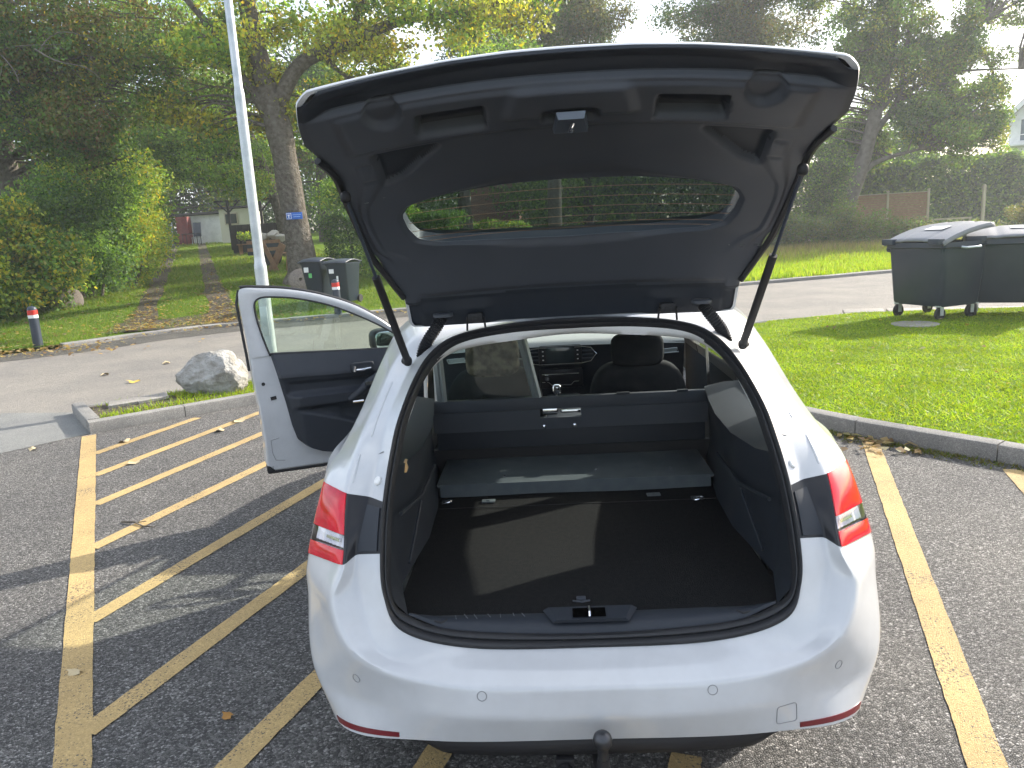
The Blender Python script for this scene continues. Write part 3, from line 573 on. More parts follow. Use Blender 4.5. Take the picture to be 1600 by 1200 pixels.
for i, (x, y, rx, h, lab) in enumerate(((10.4, 31, 1.5, 1.5, 'low dense shrub behind the verge next to the tailgate'), (12.9, 31.2, 1.4, 1.8, 'grey green shrub in front of the leaning trunk'), (15.3, 31.6, 1.5, 1.05, 'shrub in front of the first fence panel'), (18.0, 32.4, 1.6, .9, 'straggly shrub in front of the last fence panel'), (7.6, 30.6, 1.6, 1.6, 'low shrub hidden mostly behind the gas strut'))):
    bush('hedge_shrub', lab, 'low shrubs behind the verge', (x, y, .05), scatter_clumps((x, y, h*.5), (rx, 1.0, h*.5), 26, .5, 95+i, shp, .85, .4), 13000, .085, [GREYG])
bush('broom_bush', 'feathery olive bush above the right hand bins', None, (20.6, 31, .05), scatter_clumps((20.6, 31, 1.2), (1.5, .9, .75), 24, .38, 103, [([G_OL, GREYG, (.16, .14, .06)], [3, 2, 2])], .8, .4), 9000, .08, [G_OL])

# ------------------------------------------------------------------ grass (uncountable) and leaf litter
def blades(name, label, xy, z, h, w, cols, lean=.35, m=None):
    n = len(xy); ang = rng.uniform(0, 2*pi, n); b = np.stack([np.cos(ang), np.sin(ang), np.zeros(n)], 1)*(w*rng.uniform(.6, 1.4, n))[:, None]*.5
    P = np.c_[xy, z]; hh = h*rng.uniform(.45, 1.25, n); tip = P+np.c_[rng.normal(size=(n, 2))*lean*hh[:, None], hh]
    V = np.stack([P-b, P+b, tip], 1).reshape(-1, 3); F = np.arange(3*n).reshape(n, 3); C = np.repeat(cols, 3, axis=0)
    return tag(raw_mesh(name, V, F, C, MT['leaf']), label, 'grass', kind='stuff')
def in_poly(q, poly):
    x, y = q[:, 0], q[:, 1]; ins = np.zeros(len(q), bool); n = len(poly)
    for i in range(n):
        (x1, y1), (x2, y2) = poly[i][:2], poly[(i+1) % n][:2]
        c = ((y1 > y) != (y2 > y)); ins ^= c & (x < (x2-x1)*(y-y1)/((y2-y1) if y2 != y1 else 1e-9)+x1)
    return ins
LG = [(.22, .34, .012), (.28, .385, .018), (.165, .27, .012), (.33, .40, .03), (.33, .32, .07)]
n = 330000; q = np.c_[rng.uniform(1.4, 13, n), rng.uniform(1.2, 10.6, n)]
keep = in_poly(q, lawn_poly) & (rng.random(n) < np.clip(1.5-.09*q[:, 1], .45, 1)) & (q[:, 0] < 1.9+.75*(q[:, 1]+1.8)); q = q[keep]
pat = .5+.5*np.sin(q[:, 0]*1.9+np.sin(q[:, 1]*1.3)*2)*np.sin(q[:, 1]*2.3+1)
cols = pal(len(q), LG, [4, 4, 2, 1.5, .6], .14)*(.80+.20*pat+.16*np.sin(q[:, 0]*4.3+q[:, 1]*1.1)*np.sin(q[:, 1]*5.1-q[:, 0]))[:, None]
blades('lawn_grass', 'short bright green grass blades of the lawn', q, np.full(len(q), .10), .019+.006*pat, .011, cols, .9)
# verge left
n = 190000; q = np.c_[rng.uniform(-19, 3, n), rng.uniform(9, 23, n)]
bpoly = [tuple(a) for a in offs(KC, .30)]+[(80, 80), (-80, 80)]
rel = q-np.array((-8.25, 14.9)); so = rel@PN; sl = (rel[:, 1])
rut = (np.abs(np.abs(so)-.80) < .30) | ((sl < .9) & (np.abs(so) < 1.35) & (rng.random(n) < .8))
keep = in_poly(q, bpoly) & ~(rut & (rng.random(n) < .93)); q = q[keep]
VG = [(.12, .20, .022), (.17, .25, .028), (.08, .14, .018), (.24, .22, .06)]
blades('verge_grass', 'rough grass of the verge at the foot of the track', q, zv(q[:, 0], q[:, 1])-.01, np.full(len(q), .085), .014, pal(len(q), VG, [4, 3, 3, 1.2]), .55)
n = 90000; s = rng.uniform(4, 38, n); so = rng.uniform(-4, 6, n); q = np.array([track_pt(a, b) for a, b in zip(s, so)])
keep = ~((np.abs(np.abs(so)-.80) < .26) & (rng.random(n) < .93)); q = q[keep]
blades('track_grass', 'grass growing between and beside the wheel ruts', q, zv(q[:, 0], q[:, 1])-.01, np.full(len(q), .11), .03, pal(len(q), VG, [4, 4, 2, 1.5]), .5)
# right verge beyond the road, fresh green in front, tall and dry behind
n = 120000; q = np.c_[rng.uniform(2, 26, n), rng.uniform(17.5, 31, n)]
dk = q[:, 1]-np.interp(q[:, 0], KC[:, 0], KC[:, 1]); keep = (dk > .32) & (dk < 12); q = q[keep]; dk = dk[keep]
hh = np.where(dk < 5, .14, .20+.25*sstep(5, 9, dk)); dry = sstep(5.5, 9, dk+rng.normal(size=len(dk))*1.2)[:, None]
cols = pal(len(q), LG, [3, 4, 2, 2, .5])*(1-dry)+pal(len(q), [(.30, .24, .13), (.22, .19, .09), (.14, .15, .05)], [2, 2, 1])*dry
blades('road_verge_grass', 'green grass beyond the road turning tall and dry behind', q, zv(q[:, 0], q[:, 1])-.01, hh, .03, cols, .3)
# island grass
n = 9000; ab = np.c_[rng.uniform(.15, 4.3, n), rng.uniform(.13, 1.12, n)]; keep = ~((ab[:, 0] < .95) & (ab[:, 1] > .42) & (rng.random(n) < .93)) ; ab = ab[keep]
q = np.array([isl(a, b) for a, b in ab]); z = np.array([.05+.05*sin(pi*b/1.25)*(.6+.4*sin(a*2)) for a, b in ab])
blades('island_grass', 'grass and weeds on the kerbed island around the boulder', q, z, np.full(len(q), .055), .011, pal(len(q), LG, [3, 4, 3, 1, 1]), .6)
# weeds along the lawn kerb foot
n = 1500; t = rng.random(n)*3.2+.6; o_ = np.abs(rng.normal(size=n))*.07
kx = np.interp(t, np.linspace(0, 9, len(RKC)), RKC[:, 0]); ky = np.interp(t, np.linspace(0, 9, len(RKC)), RKC[:, 1])
q = np.c_[kx-o_*.7-.01, ky-o_*.7-.01]
blades('kerb_weeds', 'moss and tiny weeds along the foot of the lawn kerb', q, np.full(n, .004), np.full(n, .022), .012, pal(n, [(.10, .13, .02), (.16, .16, .03), (.12, .09, .04)], [3, 2, 1]), .8)

LIT = [(.34, .25, .09), (.22, .14, .06), (.40, .32, .14), (.16, .10, .05), (.32, .28, .18)]
def litter(name, label, xy, z, size):
    n = len(xy); a = rng.uniform(0, 2*pi, n); s = size*rng.uniform(.6, 1.4, n)
    t = np.stack([np.cos(a), np.sin(a), rng.normal(size=n)*.25], 1)*s[:, None]; b = np.stack([-np.sin(a), np.cos(a), rng.normal(size=n)*.25], 1)*(s*.36)[:, None]
    P = np.c_[xy, z+.008+.012*rng.random(n)]; up = np.array((0, 0, 1.))*(s*.12)[:, None]
    V = np.stack([P-t*.5, P+b+up, P+t*.5+up*.5, P-b+up], 1).reshape(-1, 3); F = np.arange(4*n).reshape(n, 4)
    return tag(raw_mesh(name, V, F, np.repeat(pal(n, LIT, [3, 3, 2, 2, 2]), 4, axis=0), MT['leaf']), label, 'leaf litter', kind='stuff')
n = 1500; s = rng.gamma(1.1, 2.2, n)-.9; so = np.where(rng.random(n) < .62, np.sign(rng.normal(size=n))*.8+rng.normal(size=n)*.3, rng.uniform(-4, 2.5, n)); q = np.array([track_pt(a, b) for a, b in zip(s, so)])
q = q[in_poly(q, bpoly)]; litter('track_leaf_litter', 'fallen autumn leaves gathered in the wheel ruts', q, zv(q[:, 0], q[:, 1])+.02, .085)
n = 900; i = rng.integers(0, len(KC)-1, n); o_ = rng.normal(size=n)*.25-.05; q = offs(KC, 0)[i]+rng.normal(size=(n, 2))*.3; sel = (q[:, 0] > -16) & (q[:, 0] < 5); q = q[sel]
litter('kerb_leaf_litter', 'fallen leaves drifted along the far kerb', q, np.where(in_poly(q, bpoly), zv(q[:, 0], q[:, 1]), .01)+.03, .075)
n = 420; q = np.c_[-9.9+rng.normal(size=n)*1.3, 11.5+rng.normal(size=n)*.45]; litter('bollard_leaf_litter', 'leaves heaped round the foot of the left bollard', q, np.where(in_poly(q, bpoly), zv(q[:, 0], q[:, 1]), .01)+.02, .075)
n = 46; q = np.c_[2.32+rng.normal(size=n)*.16, 3.72-(rng.normal(size=n)*.17)]; q = q-np.array((.06, .06)); litter('lawn_kerb_litter', 'dry leaves caught at the foot of the lawn kerb', q, np.full(n, .012), .07)
n = 90; q = np.c_[rng.uniform(2.5, 9, n), rng.uniform(4, 10, n)]; q = q[in_poly(q, lawn_poly)]; litter('lawn_leaf_litter', 'scattered small leaves lying on the lawn', q, np.full(len(q), .13), .06)
# single leaves one can pick out on the asphalt
lf = MB(); pts = []
for k in range(12):
    a = 2*pi*k/12; r = .5*(1+.28*cos(5*a)); pts.append((r*cos(a)*1.15, r*sin(a)*.8, .16*cos(2*a)+.08))
lf.add([(0, 0, .06)]+pts, [(0, 1+k, 1+(k+1) % 12) for k in range(12)])
LM = [mat('fallen_leaf_%d' % i, c, .8, spec=.2) for i, c in enumerate([(.42, .28, .11), (.46, .38, .24), (.30, .16, .05), (.50, .36, .09)])]
ls = [(-3.98, 4.75, .10, 1, 'pale fallen leaf on the hatching nearest the island'), (-3.15, 5.35, .12, 1, 'large pale leaf by the second hatch line near the door'), (-3.2, 5.0, .1, 0, 'leaf lying just below the second hatch line'), (-3.5, 4.05, .1, 1, 'pale leaf between the second and third hatch lines'), (-2.1, .98, .055, 0, 'curled tan leaf left of the bay line'), (-1.32, .66, .045, 2, 'orange leaf fragment between two hatch lines'), (-4.75, 4.62, .09, 1, 'pale leaf left of the bay line end'), (-5.6, 7.9, .14, 3, 'yellow leaf on the road behind the island'), (-4.9, 8.2, .13, 1, 'pale leaf on the road behind the boulder'), (-6.4, 8.6, .13, 0, 'tan leaf on the road at left'), (-5.9, 9.4, .14, 1, 'whitish leaf in the middle of the road'), (-4.3, 9.7, .14, 1, 'pale leaf on the road near the lamp post'), (-3.7, 2.6, .06, 1, 'small pale leaf by the third hatch line')]
src = None
for (x, y, s, mi, lab) in ls:
    if src is None: o = lf.build('fallen_leaf', LM[mi]); src = o
    else:
        o = src.copy(); COL.objects.link(o)
        if mi: o.data = src.data.copy(); o.data.materials[0] = LM[mi]
    o.location = (x, y, .012); o.scale = (s, s, s*.8); o.rotation_euler = (rnd.uniform(-.15, .15), rnd.uniform(-.15, .15), rnd.uniform(0, 6)); tag(o, lab, 'leaf', 'single leaves lying on the asphalt')
tw = MB(); tw.tube([(0, 0, .012), (.10, .012, .02), (.21, -.008, .014), (.30, .01, .012)], [.005, .006, .005, .002], 6).tube([(.12, .01, .018), (.17, .05, .02)], [.004, .002], 5)
o = tw.build('twig', MT['bark']); o.location = (-2.86, 2.70, 0); o.rotation_euler = (0, 0, -.42); tag(o, 'thin dark twig lying across the fourth hatch line', 'twig')
# ------------------------------------------------------------------ lamp post, bollards, stones
lp = tag(empty('lamp_post', (-3.40, 7.08, .06)), 'tall stepped galvanised lamp post behind the open door', 'lamp post')
MB().lathe([(.075, -.1), (.075, .3), (.072, 1.36), (.070, 1.40), (.062, 1.44), (.060, 1.5)], n=20).build('lower_section', MT['galv'], lp)
MB().lathe([(.058, 1.44), (.056, 3.28), (.054, 3.32), (.046, 3.37), (.044, 6.6)], n=20).build('upper_section', MT['galv'], lp)
MB().box((0, -.074, .75), (.085, .012, .34), bev=.004).build('service_door', MT['galv'], lp)
hd = MB().tube([(0, 0, 6.55), (.05, -.1, 6.75), (.25, -.5, 6.85)], .03, 10).box((.42, -.85, 6.88), (.22, .6, .09), rot=.42, bev=.03).build('lamp_head', MT['galv'], lp)

def bollard(loc, h, label):
    r = tag(empty('bollard', loc), label, 'bollard', 'red and white banded bollards')
    MB().lathe([(.085, -.05), (.085, h*.70), (.084, h*.72)], n=18).build('post', MT['binblack'], r)
    MB().lathe([(.086, h*.715), (.086, h*.79)], n=18, cap=False).build('white_band', MT['whitestripe'], r)
    MB().lathe([(.086, h*.79), (.086, h*.90), (.082, h*.905)], n=18, cap=False).build('red_band', MT['redstripe'], r)
    MB().lathe([(.082, h*.90), (.08, h*.95), (.06, h*.985), (.02, h)], n=18).build('cap', MT['binblack'], r)
bollard((-9.72, 12.1, .03), .78, 'dark bollard with red and white bands at far left on the verge')
bollard((-4.74, 15.05, .05), .80, 'dark bollard with red and white bands before the wheeled bins')

def rock(name, loc, dims, label, seed, m, rz=0):
    bm = bmesh.new(); bmesh.ops.create_icosphere(bm, subdivisions=5, radius=1); g_ = np.random.default_rng(seed)
    planes = [(lambda d: d/np.linalg.norm(d))(g_.normal(size=3)) for _ in range(16)]; lv = g_.uniform(.62, .95, 16)
    from mathutils import noise
    for v in bm.verts:
        c = np.array(v.co)
        for n_, l_ in zip(planes, lv):
            d = c@n_
            if d > l_: c = c-n_*(d-l_)*.85
        k = 1+.10*noise.fractal(Vector(c)*1.6, 1, 2, 5)+.035*noise.fractal(Vector(c)*6, 1, 2, 4)
        v.co = Vector((c[0]*dims[0]*k, c[1]*dims[1]*k, c[2]*dims[2]*k))
    me = bpy.data.meshes.new(name); bm.to_mesh(me); bm.free(); me.materials.append(m)
    me.polygons.foreach_set('use_smooth', [True]*len(me.polygons)); me.set_sharp_from_angle(angle=radians(28))
    o = bpy.data.objects.new(name, me); COL.objects.link(o); o.location = loc; o.rotation_euler = (0, -.12, rz); return tag(o, label, 'boulder')
rock('boulder', (-3.93, 6.60, .22), (.40, .36, .32), 'pale grey granite boulder on the grassy island', 5, MT['stone'], .5)
sl = MB().slab([(-.16, -.09), (.15, -.11), (.17, .10), (-.13, .11)], 0, .035)
for i, (x, y, rz) in enumerate(((-4.66, 6.0, .6), (-4.42, 6.13, .75))):
    o = sl.build('paving_slab', MT['slab'], loc=(x, y, .10), bevel=.006) if i == 0 else o.copy()
    if i: COL.objects.link(o); o.location = (x, y, .108)
    o.rotation_euler = (.05, -.04, rz); tag(o, ['broken concrete slab nearest the island end', 'broken concrete slab beside the boulder'][i], 'slab', 'loose slabs on the island')

def millstone(loc, r, tilt, rz, label):
    mb = MB(); k = 28; prof = [(.13*r, -.07), (.13*r, .07), (.16*r, .085), (.9*r, .08), (r, .055), (r, -.055), (.9*r, -.08), (.16*r, -.085), (.13*r, -.07)]
    rows = []
    for i, (rr, h) in enumerate(prof):
        rows.append([((rr*(1+.02*sin(3*a+i)))*cos(a), (rr*(1+.025*cos(2*a)))*sin(a), h) for a in [2*pi*j/k for j in range(k)]])
    mb.grid(rows, cv=True); o = mb.build('millstone', MT['mill'], smooth=40); o.location = loc; o.rotation_euler = (tilt, 0, rz); return tag(o, label, 'millstone', 'old granite millstones')
millstone((-12.75, 17.9, .52), .40, radians(66), .6, 'old millstone with a centre hole leaning in the left hedge')
millstone((-6.62, 18.5, .70), .31, radians(74), .25, 'old millstone leaning by the oak next to the wheeled bins')

# ------------------------------------------------------------------ wheeled bins
def wheelie(loc, rz, label, stickers):
    r = tag(empty('wheeled_bin', loc, rz), label, 'bin', 'two wheeled household bins')
    b = MB(); rows = []
    for z, w, d, yo in ((.06, .40, .44, .02), (.10, .44, .48, .02), (.92, .56, .66, 0), (.95, .60, .70, 0), (.985, .60, .70, 0)):
        c = .05; pts = []
        for sx, sy in ((1, 1), (-1, 1), (-1, -1), (1, -1)):
            for k in range(4):
                a = {(1, 1): 0, (-1, 1): 90, (-1, -1): 180, (1, -1): 270}[(sx, sy)]+30*k; pts.append((sx*(w/2-c)+c*cos(radians(a)), sy*(d/2-c)+c*sin(radians(a))+yo, z))
        rows.append(pts)
    b.grid(rows, cv=True); b.f.append(tuple(range(16))[::-1]); b.m.append(0); b.build('body', MT['binblack'], r)
    l = MB(); rows = []
    for t in np.linspace(0, 1, 9):
        y = -.40+.78*t; z = .99+.075*sin(pi*min(1, t*1.1)*.9); rows.append([(x, y, z+.02*(1-(x/.31)**2)) for x in np.linspace(-.31, .31, 9)])
    l.grid(rows); lo = l.build('lid', MT['binblack'], r); md = lo.modifiers.new('t', 'SOLIDIFY'); md.thickness = .03
    MB().tube([(-.24, .40, .97), (.24, .40, .97)], .016, 8).tube([(-.2, .34, .95), (-.2, .40, .97)], .016, 6).tube([(.2, .34, .95), (.2, .40, .97)], .016, 6).build('handle', MT['binblack'], r)
    for s in (-1, 1): MB().lathe([(.02, -.025), (.09, -.025), (.1, -.012), (.1, .012), (.09, .025), (.02, .025)], (s*.24, .26, .10), 'X', 18).build('wheel', MT['tyre'], r)
    for (x, z, w, h, m) in stickers: MB().box((x, -.24-.11*z-.001, z), (w, .006, h)).build('sticker', m, r)
gr = mat('green_sticker', (.10, .45, .12), .5)
wheelie((-5.64, 16.9, float(zv(-5.64, 16.9))+.0), -.32, 'black wheeled bin on the left, half hidden by the other', [(-.12, .80, .13, .12, MT['whitestripe']), (-.03, .66, .09, .11, gr)])
wheelie((-4.93, 16.55, float(zv(-4.93, 16.55))+.0), -.32, 'dark grey wheeled bin on the right behind the banded bollard', [(-.12, .80, .13, .10, MT['whitestripe']), (.02, .62, .05, .13, MT['whitestripe'])])

def big_bin(mid, u, W, D, label, ajar, group='large four wheeled waste containers'):
    """mid: middle of the near face on the ground, u: unit vector along that face"""
    rz = atan2(u[1], u[0]); r = tag(empty('waste_container', (mid[0], mid[1], .09), rz), label, 'waste container', group)
    b = MB(); rows = []
    for z, w, y0, y1 in ((.20, W*.86, .10, D*.90), (.24, W*.90, .07, D*.93), (.95, W*.985, .015, D*.99), (1.02, W*1.0, 0, D), (1.03, W*1.05, -.03, D+.03), (1.10, W*1.05, -.03, D+.03)):
        c = .07; pts = []; yc, d = (y0+y1)/2, y1-y0
        for sx, sy, a0 in ((1, 1, 0), (-1, 1, 90), (-1, -1, 180), (1, -1, 270)):
            for k in range(4):
                a = radians(a0+30*k); pts.append((sx*(w/2-c)+c*cos(a), yc+sy*(d/2-c)+c*sin(a), z))
        rows.append(pts)
    b.grid(rows, cv=True); b.f.append(tuple(range(16))[::-1]); b.m.append(0); b.build('body', MT['binblack'], r)
    l = MB(); rows = []
    for t in np.linspace(0, 1, 15):
        y = -.04+(D+.08)*t; z = 1.115+.125*sin(pi*.60*t)**.8+ajar*t
        rows.append([(x, y, z+.025*(1-(2*x/W)**2)-.008*(abs(abs(x)-.22*W) < .03*W)-(.05 if abs(x) > W*.52 else 0)) for x in np.linspace(-W*.535, W*.535, 33)])
    l.grid(rows); lo = l.build('lid', MT['bingrey'], r, smooth=30); md = lo.modifiers.new('t', 'SOLIDIFY'); md.thickness = .025
    for x in (-W*.42, W*.40): MB().box((x, -.045, 1.115), (W*.20, .10, .085), bev=.012).build('hinge', MT['binblack'], r)
    for x in (-W*.55, W*.55): MB().tube([(x, D*.3, 1.03), (x+.05*np.sign(x), D*.35, 1.02), (x+.05*np.sign(x), D*.65, 1.02), (x, D*.7, 1.03)], .017, 8).build('lift_handle', MT['galv'], r)
    MB().lathe([(.02, -.05), (.045, -.045), (.045, .0)], (-W*.555, D*.15, 1.0), 'X', 12).build('trunnion', MT['binblack'], r)
    for x in (-W*.38, W*.36):
        for y in (.14, D-.14):
            w_ = MB().lathe([(.02, -.022), (.085, -.022), (.095, -.01), (.095, .01), (.085, .022), (.02, .022)], (x, y, .097), 'X', 18).build('wheel', MT['tyre'], r)
            MB().box((x-.034, y, .14), (.008, .06, .13)).box((x+.034, y, .14), (.008, .06, .13)).box((x, y, .205), (.09, .1, .02)).build('caster_fork', MT['galv'], w_)
    MB().box((W*.03, D*.45, 1.115+.125*sin(pi*.60*.45)**.8+ajar*.45+.032), (.30, .2, .004), rot=Matrix.Rotation(.10+ajar, 3, 'X')).build('lid_label', MT['whitestripe'], lo)
big_bin((5.22, 9.48), (.38, -.925), .98, .86, 'black waste container with its lid ajar, nearest the road', .10)
big_bin((6.50, 9.14), (.90, -.43), 1.30, .86, 'black waste container at the right edge with shallow grey lid', .0)
mh = MB().lathe([(.30, -.01), (.30, .012), (.0, .012)], n=30, cap=False).build('manhole_cover', MT['slab']); mh.location = (5.0, 8.9, .102); tag(mh, 'round concrete cover set in the lawn before the containers', 'manhole cover')
pv = tag(empty('paved_stand'), 'paved stand of pale slabs under the waste containers', kind='structure')
k = 0
for i in range(6):
    for j in range(3):
        x, y = 4.75+i*.62+j*.16, 9.75-i*.20+j*.52
        MB().box((x, y, .062), (.60, .50, .06), rot=-.31, bev=.006).build('paving_slab', MT['slab'], pv)

# ------------------------------------------------------------------ fence, post, house, brick house
fp = [(16.3, 40.6), (18.15, 40.2), (20.05, 39.8), (21.35+.0, 39.5)]
fn = tag(empty('wooden_fence', (16.3, 40.6, 0)), 'brown woven wooden fence panels stepping along behind the shrubs', 'fence')
F0 = np.array((16.3, 40.6))
def fpanel(a, b, z0, z1a, z1b):
    a = np.array(a)-F0; b = np.array(b)-F0; mb = MB(); k = 16; L_ = np.linalg.norm(b-a); rz = atan2(b[1]-a[1], b[0]-a[0])
    pn = empty('panel', (a[0], a[1], 0), rz, fn)
    for i in range(k):
        z = z0+(z1a-z0)*(i+.5)/k
        MB().box((L_/2, .012*(-1)**i, z), (L_-.1, .016, (z1a-z0)/k*.90)).build('slat', MT['wood'], pn)
    MB().box((L_/2, -.03, z1a+.02), (L_-.08, .05, .04)).build('cap_rail', MT['woodpale'], pn)
for (a, b, z) in ((( 14.4, 41.0), (16.3, 40.6), 2.36), ((16.3, 40.6), (18.15, 40.2), 2.42), ((18.15, 40.2), (20.05, 39.8), 2.42)):
    fpanel(a, b, .45, z, z)
for (x, y) in ((14.4, 41.0), (16.3, 40.6), (18.15, 40.2), (20.05, 39.8)):
    q = np.array((x, y))-F0; MB().box((q[0], q[1]-.05, 1.27), (.10, .09, 2.54), bev=.006).box((q[0], q[1]-.05, 2.56), (.13, .12, .04)).build('post', MT['woodpale'], fn)
po = MB().box((0, 0, 1.27), (.13, .13, 2.54), bev=.01).box((0, 0, 2.56), (.11, .11, .05), bev=.02).build('gate_post', MT['woodpale']); po.location = (21.9, 38, 0); tag(po, 'lone pale wooden post above the right hand waste container', 'post')
rl = MB().box((0, 0, .98), (1.9, .05, .09)).box((-.85, 0, .5), (.08, .08, 1)).box((.85, 0, .5), (.08, .08, 1)).build('low_rail', MT['woodpale']); rl.location = (21.0, 39.2, 0); rl.rotation_euler = (0, 0, -.2); tag(rl, 'low wooden rail between the fence and the lone post', 'rail')

hs = tag(empty('gabled_house', (38.6, 56.8, .8), -.58), 'white gabled house with steep dark roof at the right edge', 'house')
MB().add([(-4.2, 0, -1), (4.2, 0, -1), (4.2, 0, 6.9), (0, 0, 11.2), (-4.2, 0, 6.9), (-4.2, 9, -1), (4.2, 9, -1), (4.2, 9, 6.9), (0, 9, 11.2), (-4.2, 9, 6.9)], [(0, 1, 2, 3, 4), (5, 9, 8, 7, 6), (0, 4, 9, 5), (1, 6, 7, 2)]).build('wall', MT['white'], hs, smooth=0)
rf = MB()
for s in (-1, 1): rf.add([(0, -.5, 11.45), (s*4.75, -.5, 6.55), (s*4.75, 9.5, 6.55), (0, 9.5, 11.45), (0, -.5, 11.62), (s*4.85, -.5, 6.72), (s*4.85, 9.5, 6.72), (0, 9.5, 11.62)], [(0, 1, 2, 3), (4, 7, 6, 5), (0, 4, 5, 1), (1, 5, 6, 2), (3, 2, 6, 7)])
ro = rf.build('roof', MT['roof'], hs, smooth=0)
for s in (-1, 1): MB().add([(0, -.53, 11.60), (s*4.85, -.53, 6.66), (s*4.85, -.53, 6.25), (0, -.53, 11.15), (0, -.50, 11.60), (s*4.85, -.50, 6.66), (s*4.85, -.50, 6.25), (0, -.50, 11.15)], [(0, 1, 2, 3), (4, 7, 6, 5), (0, 4, 5, 1), (3, 2, 6, 7), (1, 5, 6, 2)]).build('barge_board', MT['whitestripe'], ro, smooth=0)
for (x, z, w, h) in ((-3.05, 6.0, .85, 1.5), (-1.5, 6.0, 1.1, 1.5), (.9, 6.0, 1.1, 1.5), (-2.4, 2.2, 1.6, 1.4), (1.2, 2.2, 1.6, 1.4), (0, 8.8, .9, 1.1)):
    f = MB().box((x, -.02, z+h/2+.04), (w+.16, .10, .08)).box((x, -.02, z-h/2-.04), (w+.22, .14, .08)).box((x-w/2-.04, -.02, z), (.08, .10, h)).box((x+w/2+.04, -.02, z), (.08, .10, h)).box((x, -.03, z-.28*h+.1), (w, .06, .06)).build('window', MT['whitestripe'], hs)
    MB().box((x, .01, z), (w, .03, h)).build('pane', mat('house_pane', (.10, .14, .17), .08, coat=.5) if 'house_pane' not in bpy.data.materials else bpy.data.materials['house_pane'], f)
MB().box((-3.6, -.35, 4.95), (1.6, .7, .16), bev=.02).build('balcony', MT['whitestripe'], hs)

bh = tag(empty('brick_house', (-4.3, 45, float(zt(-4.3, 45)))), 'red brick house end seen through the rear window', 'house')
MB().add([(0, 0, -.4), (2.85, 0, -.6), (2.85, 0, 4.0), (0, 0, 4.0), (0, 7, -.4), (2.85, 7, -.4), (2.85, 7, 4.0), (0, 7, 4.0)], [(0, 1, 2, 3), (4, 7, 6, 5), (0, 3, 7, 4), (1, 5, 6, 2)]).build('wall', MT['brick'], bh, smooth=0)
MB().add([(-.3, -.3, 4.0), (3.15, -.3, 4.0), (3.15, 7.3, 4.0), (-.3, 7.3, 4.0), (1.42, -.3, 5.4), (1.42, 7.3, 5.4)], [(0, 1, 4), (1, 2, 5, 4), (3, 5, 2), (0, 4, 5, 3), (0, 3, 2, 1)]).build('roof', MT['roof'], bh, smooth=0)

# ------------------------------------------------------------------ yard at the end of the track
def gz(x, y): return float(zv(x, y))
sh = tag(empty('white_shed', (-24.4, 48, gz(-23, 48))), 'low white shed with flat dark roof at the end of the track', 'shed')
MB().box((2.25, 1.6, .85), (2.3, 3.2, 1.9)).build('wall', MT['white'], sh)
MB().box((1.7, 1.5, 1.90), (3.9, 3.7, .14), bev=.02).build('roof', MT['roof'], sh)
MB().box((.75, .5, .85), (.06, .06, 1.9)).box((.72, 2.5, .85), (.06, .06, 1.9)).build('corner_post', MT['wood'], sh)
rc = MB().box((0, 0, .92), (.75, .55, 1.85), bev=.015).box((0, -.282, .92), (.02, .01, 1.7)).build('red_cupboard', MT['redpaint']); rc.location = (-23.1, 47.3, gz(-23.1, 47.3)-.1); tag(rc, 'tall red cupboard leaning against the white shed', 'cupboard')
ca = tag(empty('cream_cabin', (-19.2, 46.3, gz(-19.2, 46.3))), 'small cream cabin with one window behind the white shed', 'cabin')
MB().box((0, .8, 1.05), (2.2, 1.6, 2.1)).build('wall', mat('cream_boards', (.58, .55, .45), .8), ca); MB().box((0, .8, 2.2), (2.6, 2.0, .1)).build('roof', MT['roof'], ca)
wn = MB().box((-.35, -.02, 1.5), (.85, .06, .72)).build('window', MT['woodpale'], ca); MB().box((-.35, -.056, 1.5), (.70, .015, .58)).build('pane', MT['screen'], wn)
for i, (x, y, lab) in enumerate(((-16.3, 38, 'black T shaped pergola post with struts, left of the lamp post'), (-13.86, 36, 'black T shaped pergola post with struts, right of the lamp post'))):
    r = tag(empty('pergola_post', (x, y, gz(x, y)), .1), lab, 'post', 'black pergola posts in the yard')
    MB().box((0, 0, 1.25), (.11, .11, 2.6)).build('post', MT['black'], r); MB().box((0, 0, 2.52), (1.35, .10, .09)).build('beam', MT['black'], r)
    for s in (-1, 1): MB().tube([(s*.55, 0, 2.48), (0, 0, 1.92)], .04, 6).build('strut', MT['black'], r)
bs = MB()
for i in range(8): bs.box((-1.05+i*.30, 0, .72), (.29, .03, 1.5))
o = bs.build('black_screen', MT['black']); o.location = (-13.95, 35.2, gz(-13.95, 35.2)-.1); tag(o, 'black board screen behind the yard plants', 'screen')
t = tag(empty('work_table', (-22.2, 46.2, gz(-22.2, 46.2))), 'thin dark table in front of the white shed', 'table')
MB().box((0, 0, .72), (1.0, .6, .04)).build('table_top', MT['black'], t)
for sx in (-1, 1):
    for sy in (-1, 1): MB().box((sx*.46, sy*.26, .35), (.035, .035, .7)).build('leg', MT['black'], t)
c = tag(empty('garden_chair', (-22.1, 46.7, gz(-22.1, 46.7)+.0)), 'grey garden chair by the dark table', 'chair')
MB().box((0, 0, .44), (.48, .45, .04)).build('seat', MT['alu'], c); MB().box((0, .22, .95), (.5, .04, .9), rot=Matrix.Rotation(-.15, 3, 'X')).build('backrest', MT['binblack'], c)
for sx in (-1, 1):
    for sy in (-1, 1): MB().box((sx*.22, sy*.2, .21), (.03, .03, .42)).build('leg', MT['alu'], c)
ld = tag(empty('step_ladder', (-23.9, 46.9, gz(-23.9, 46.9))), 'aluminium ladder leaning by the red cupboard', 'ladder')
for s in (-1, 1): MB().tube([(s*.2, -.25, 0), (s*.16, .15, 1.5)], .025, 6).build('rail', MT['alu'], ld)
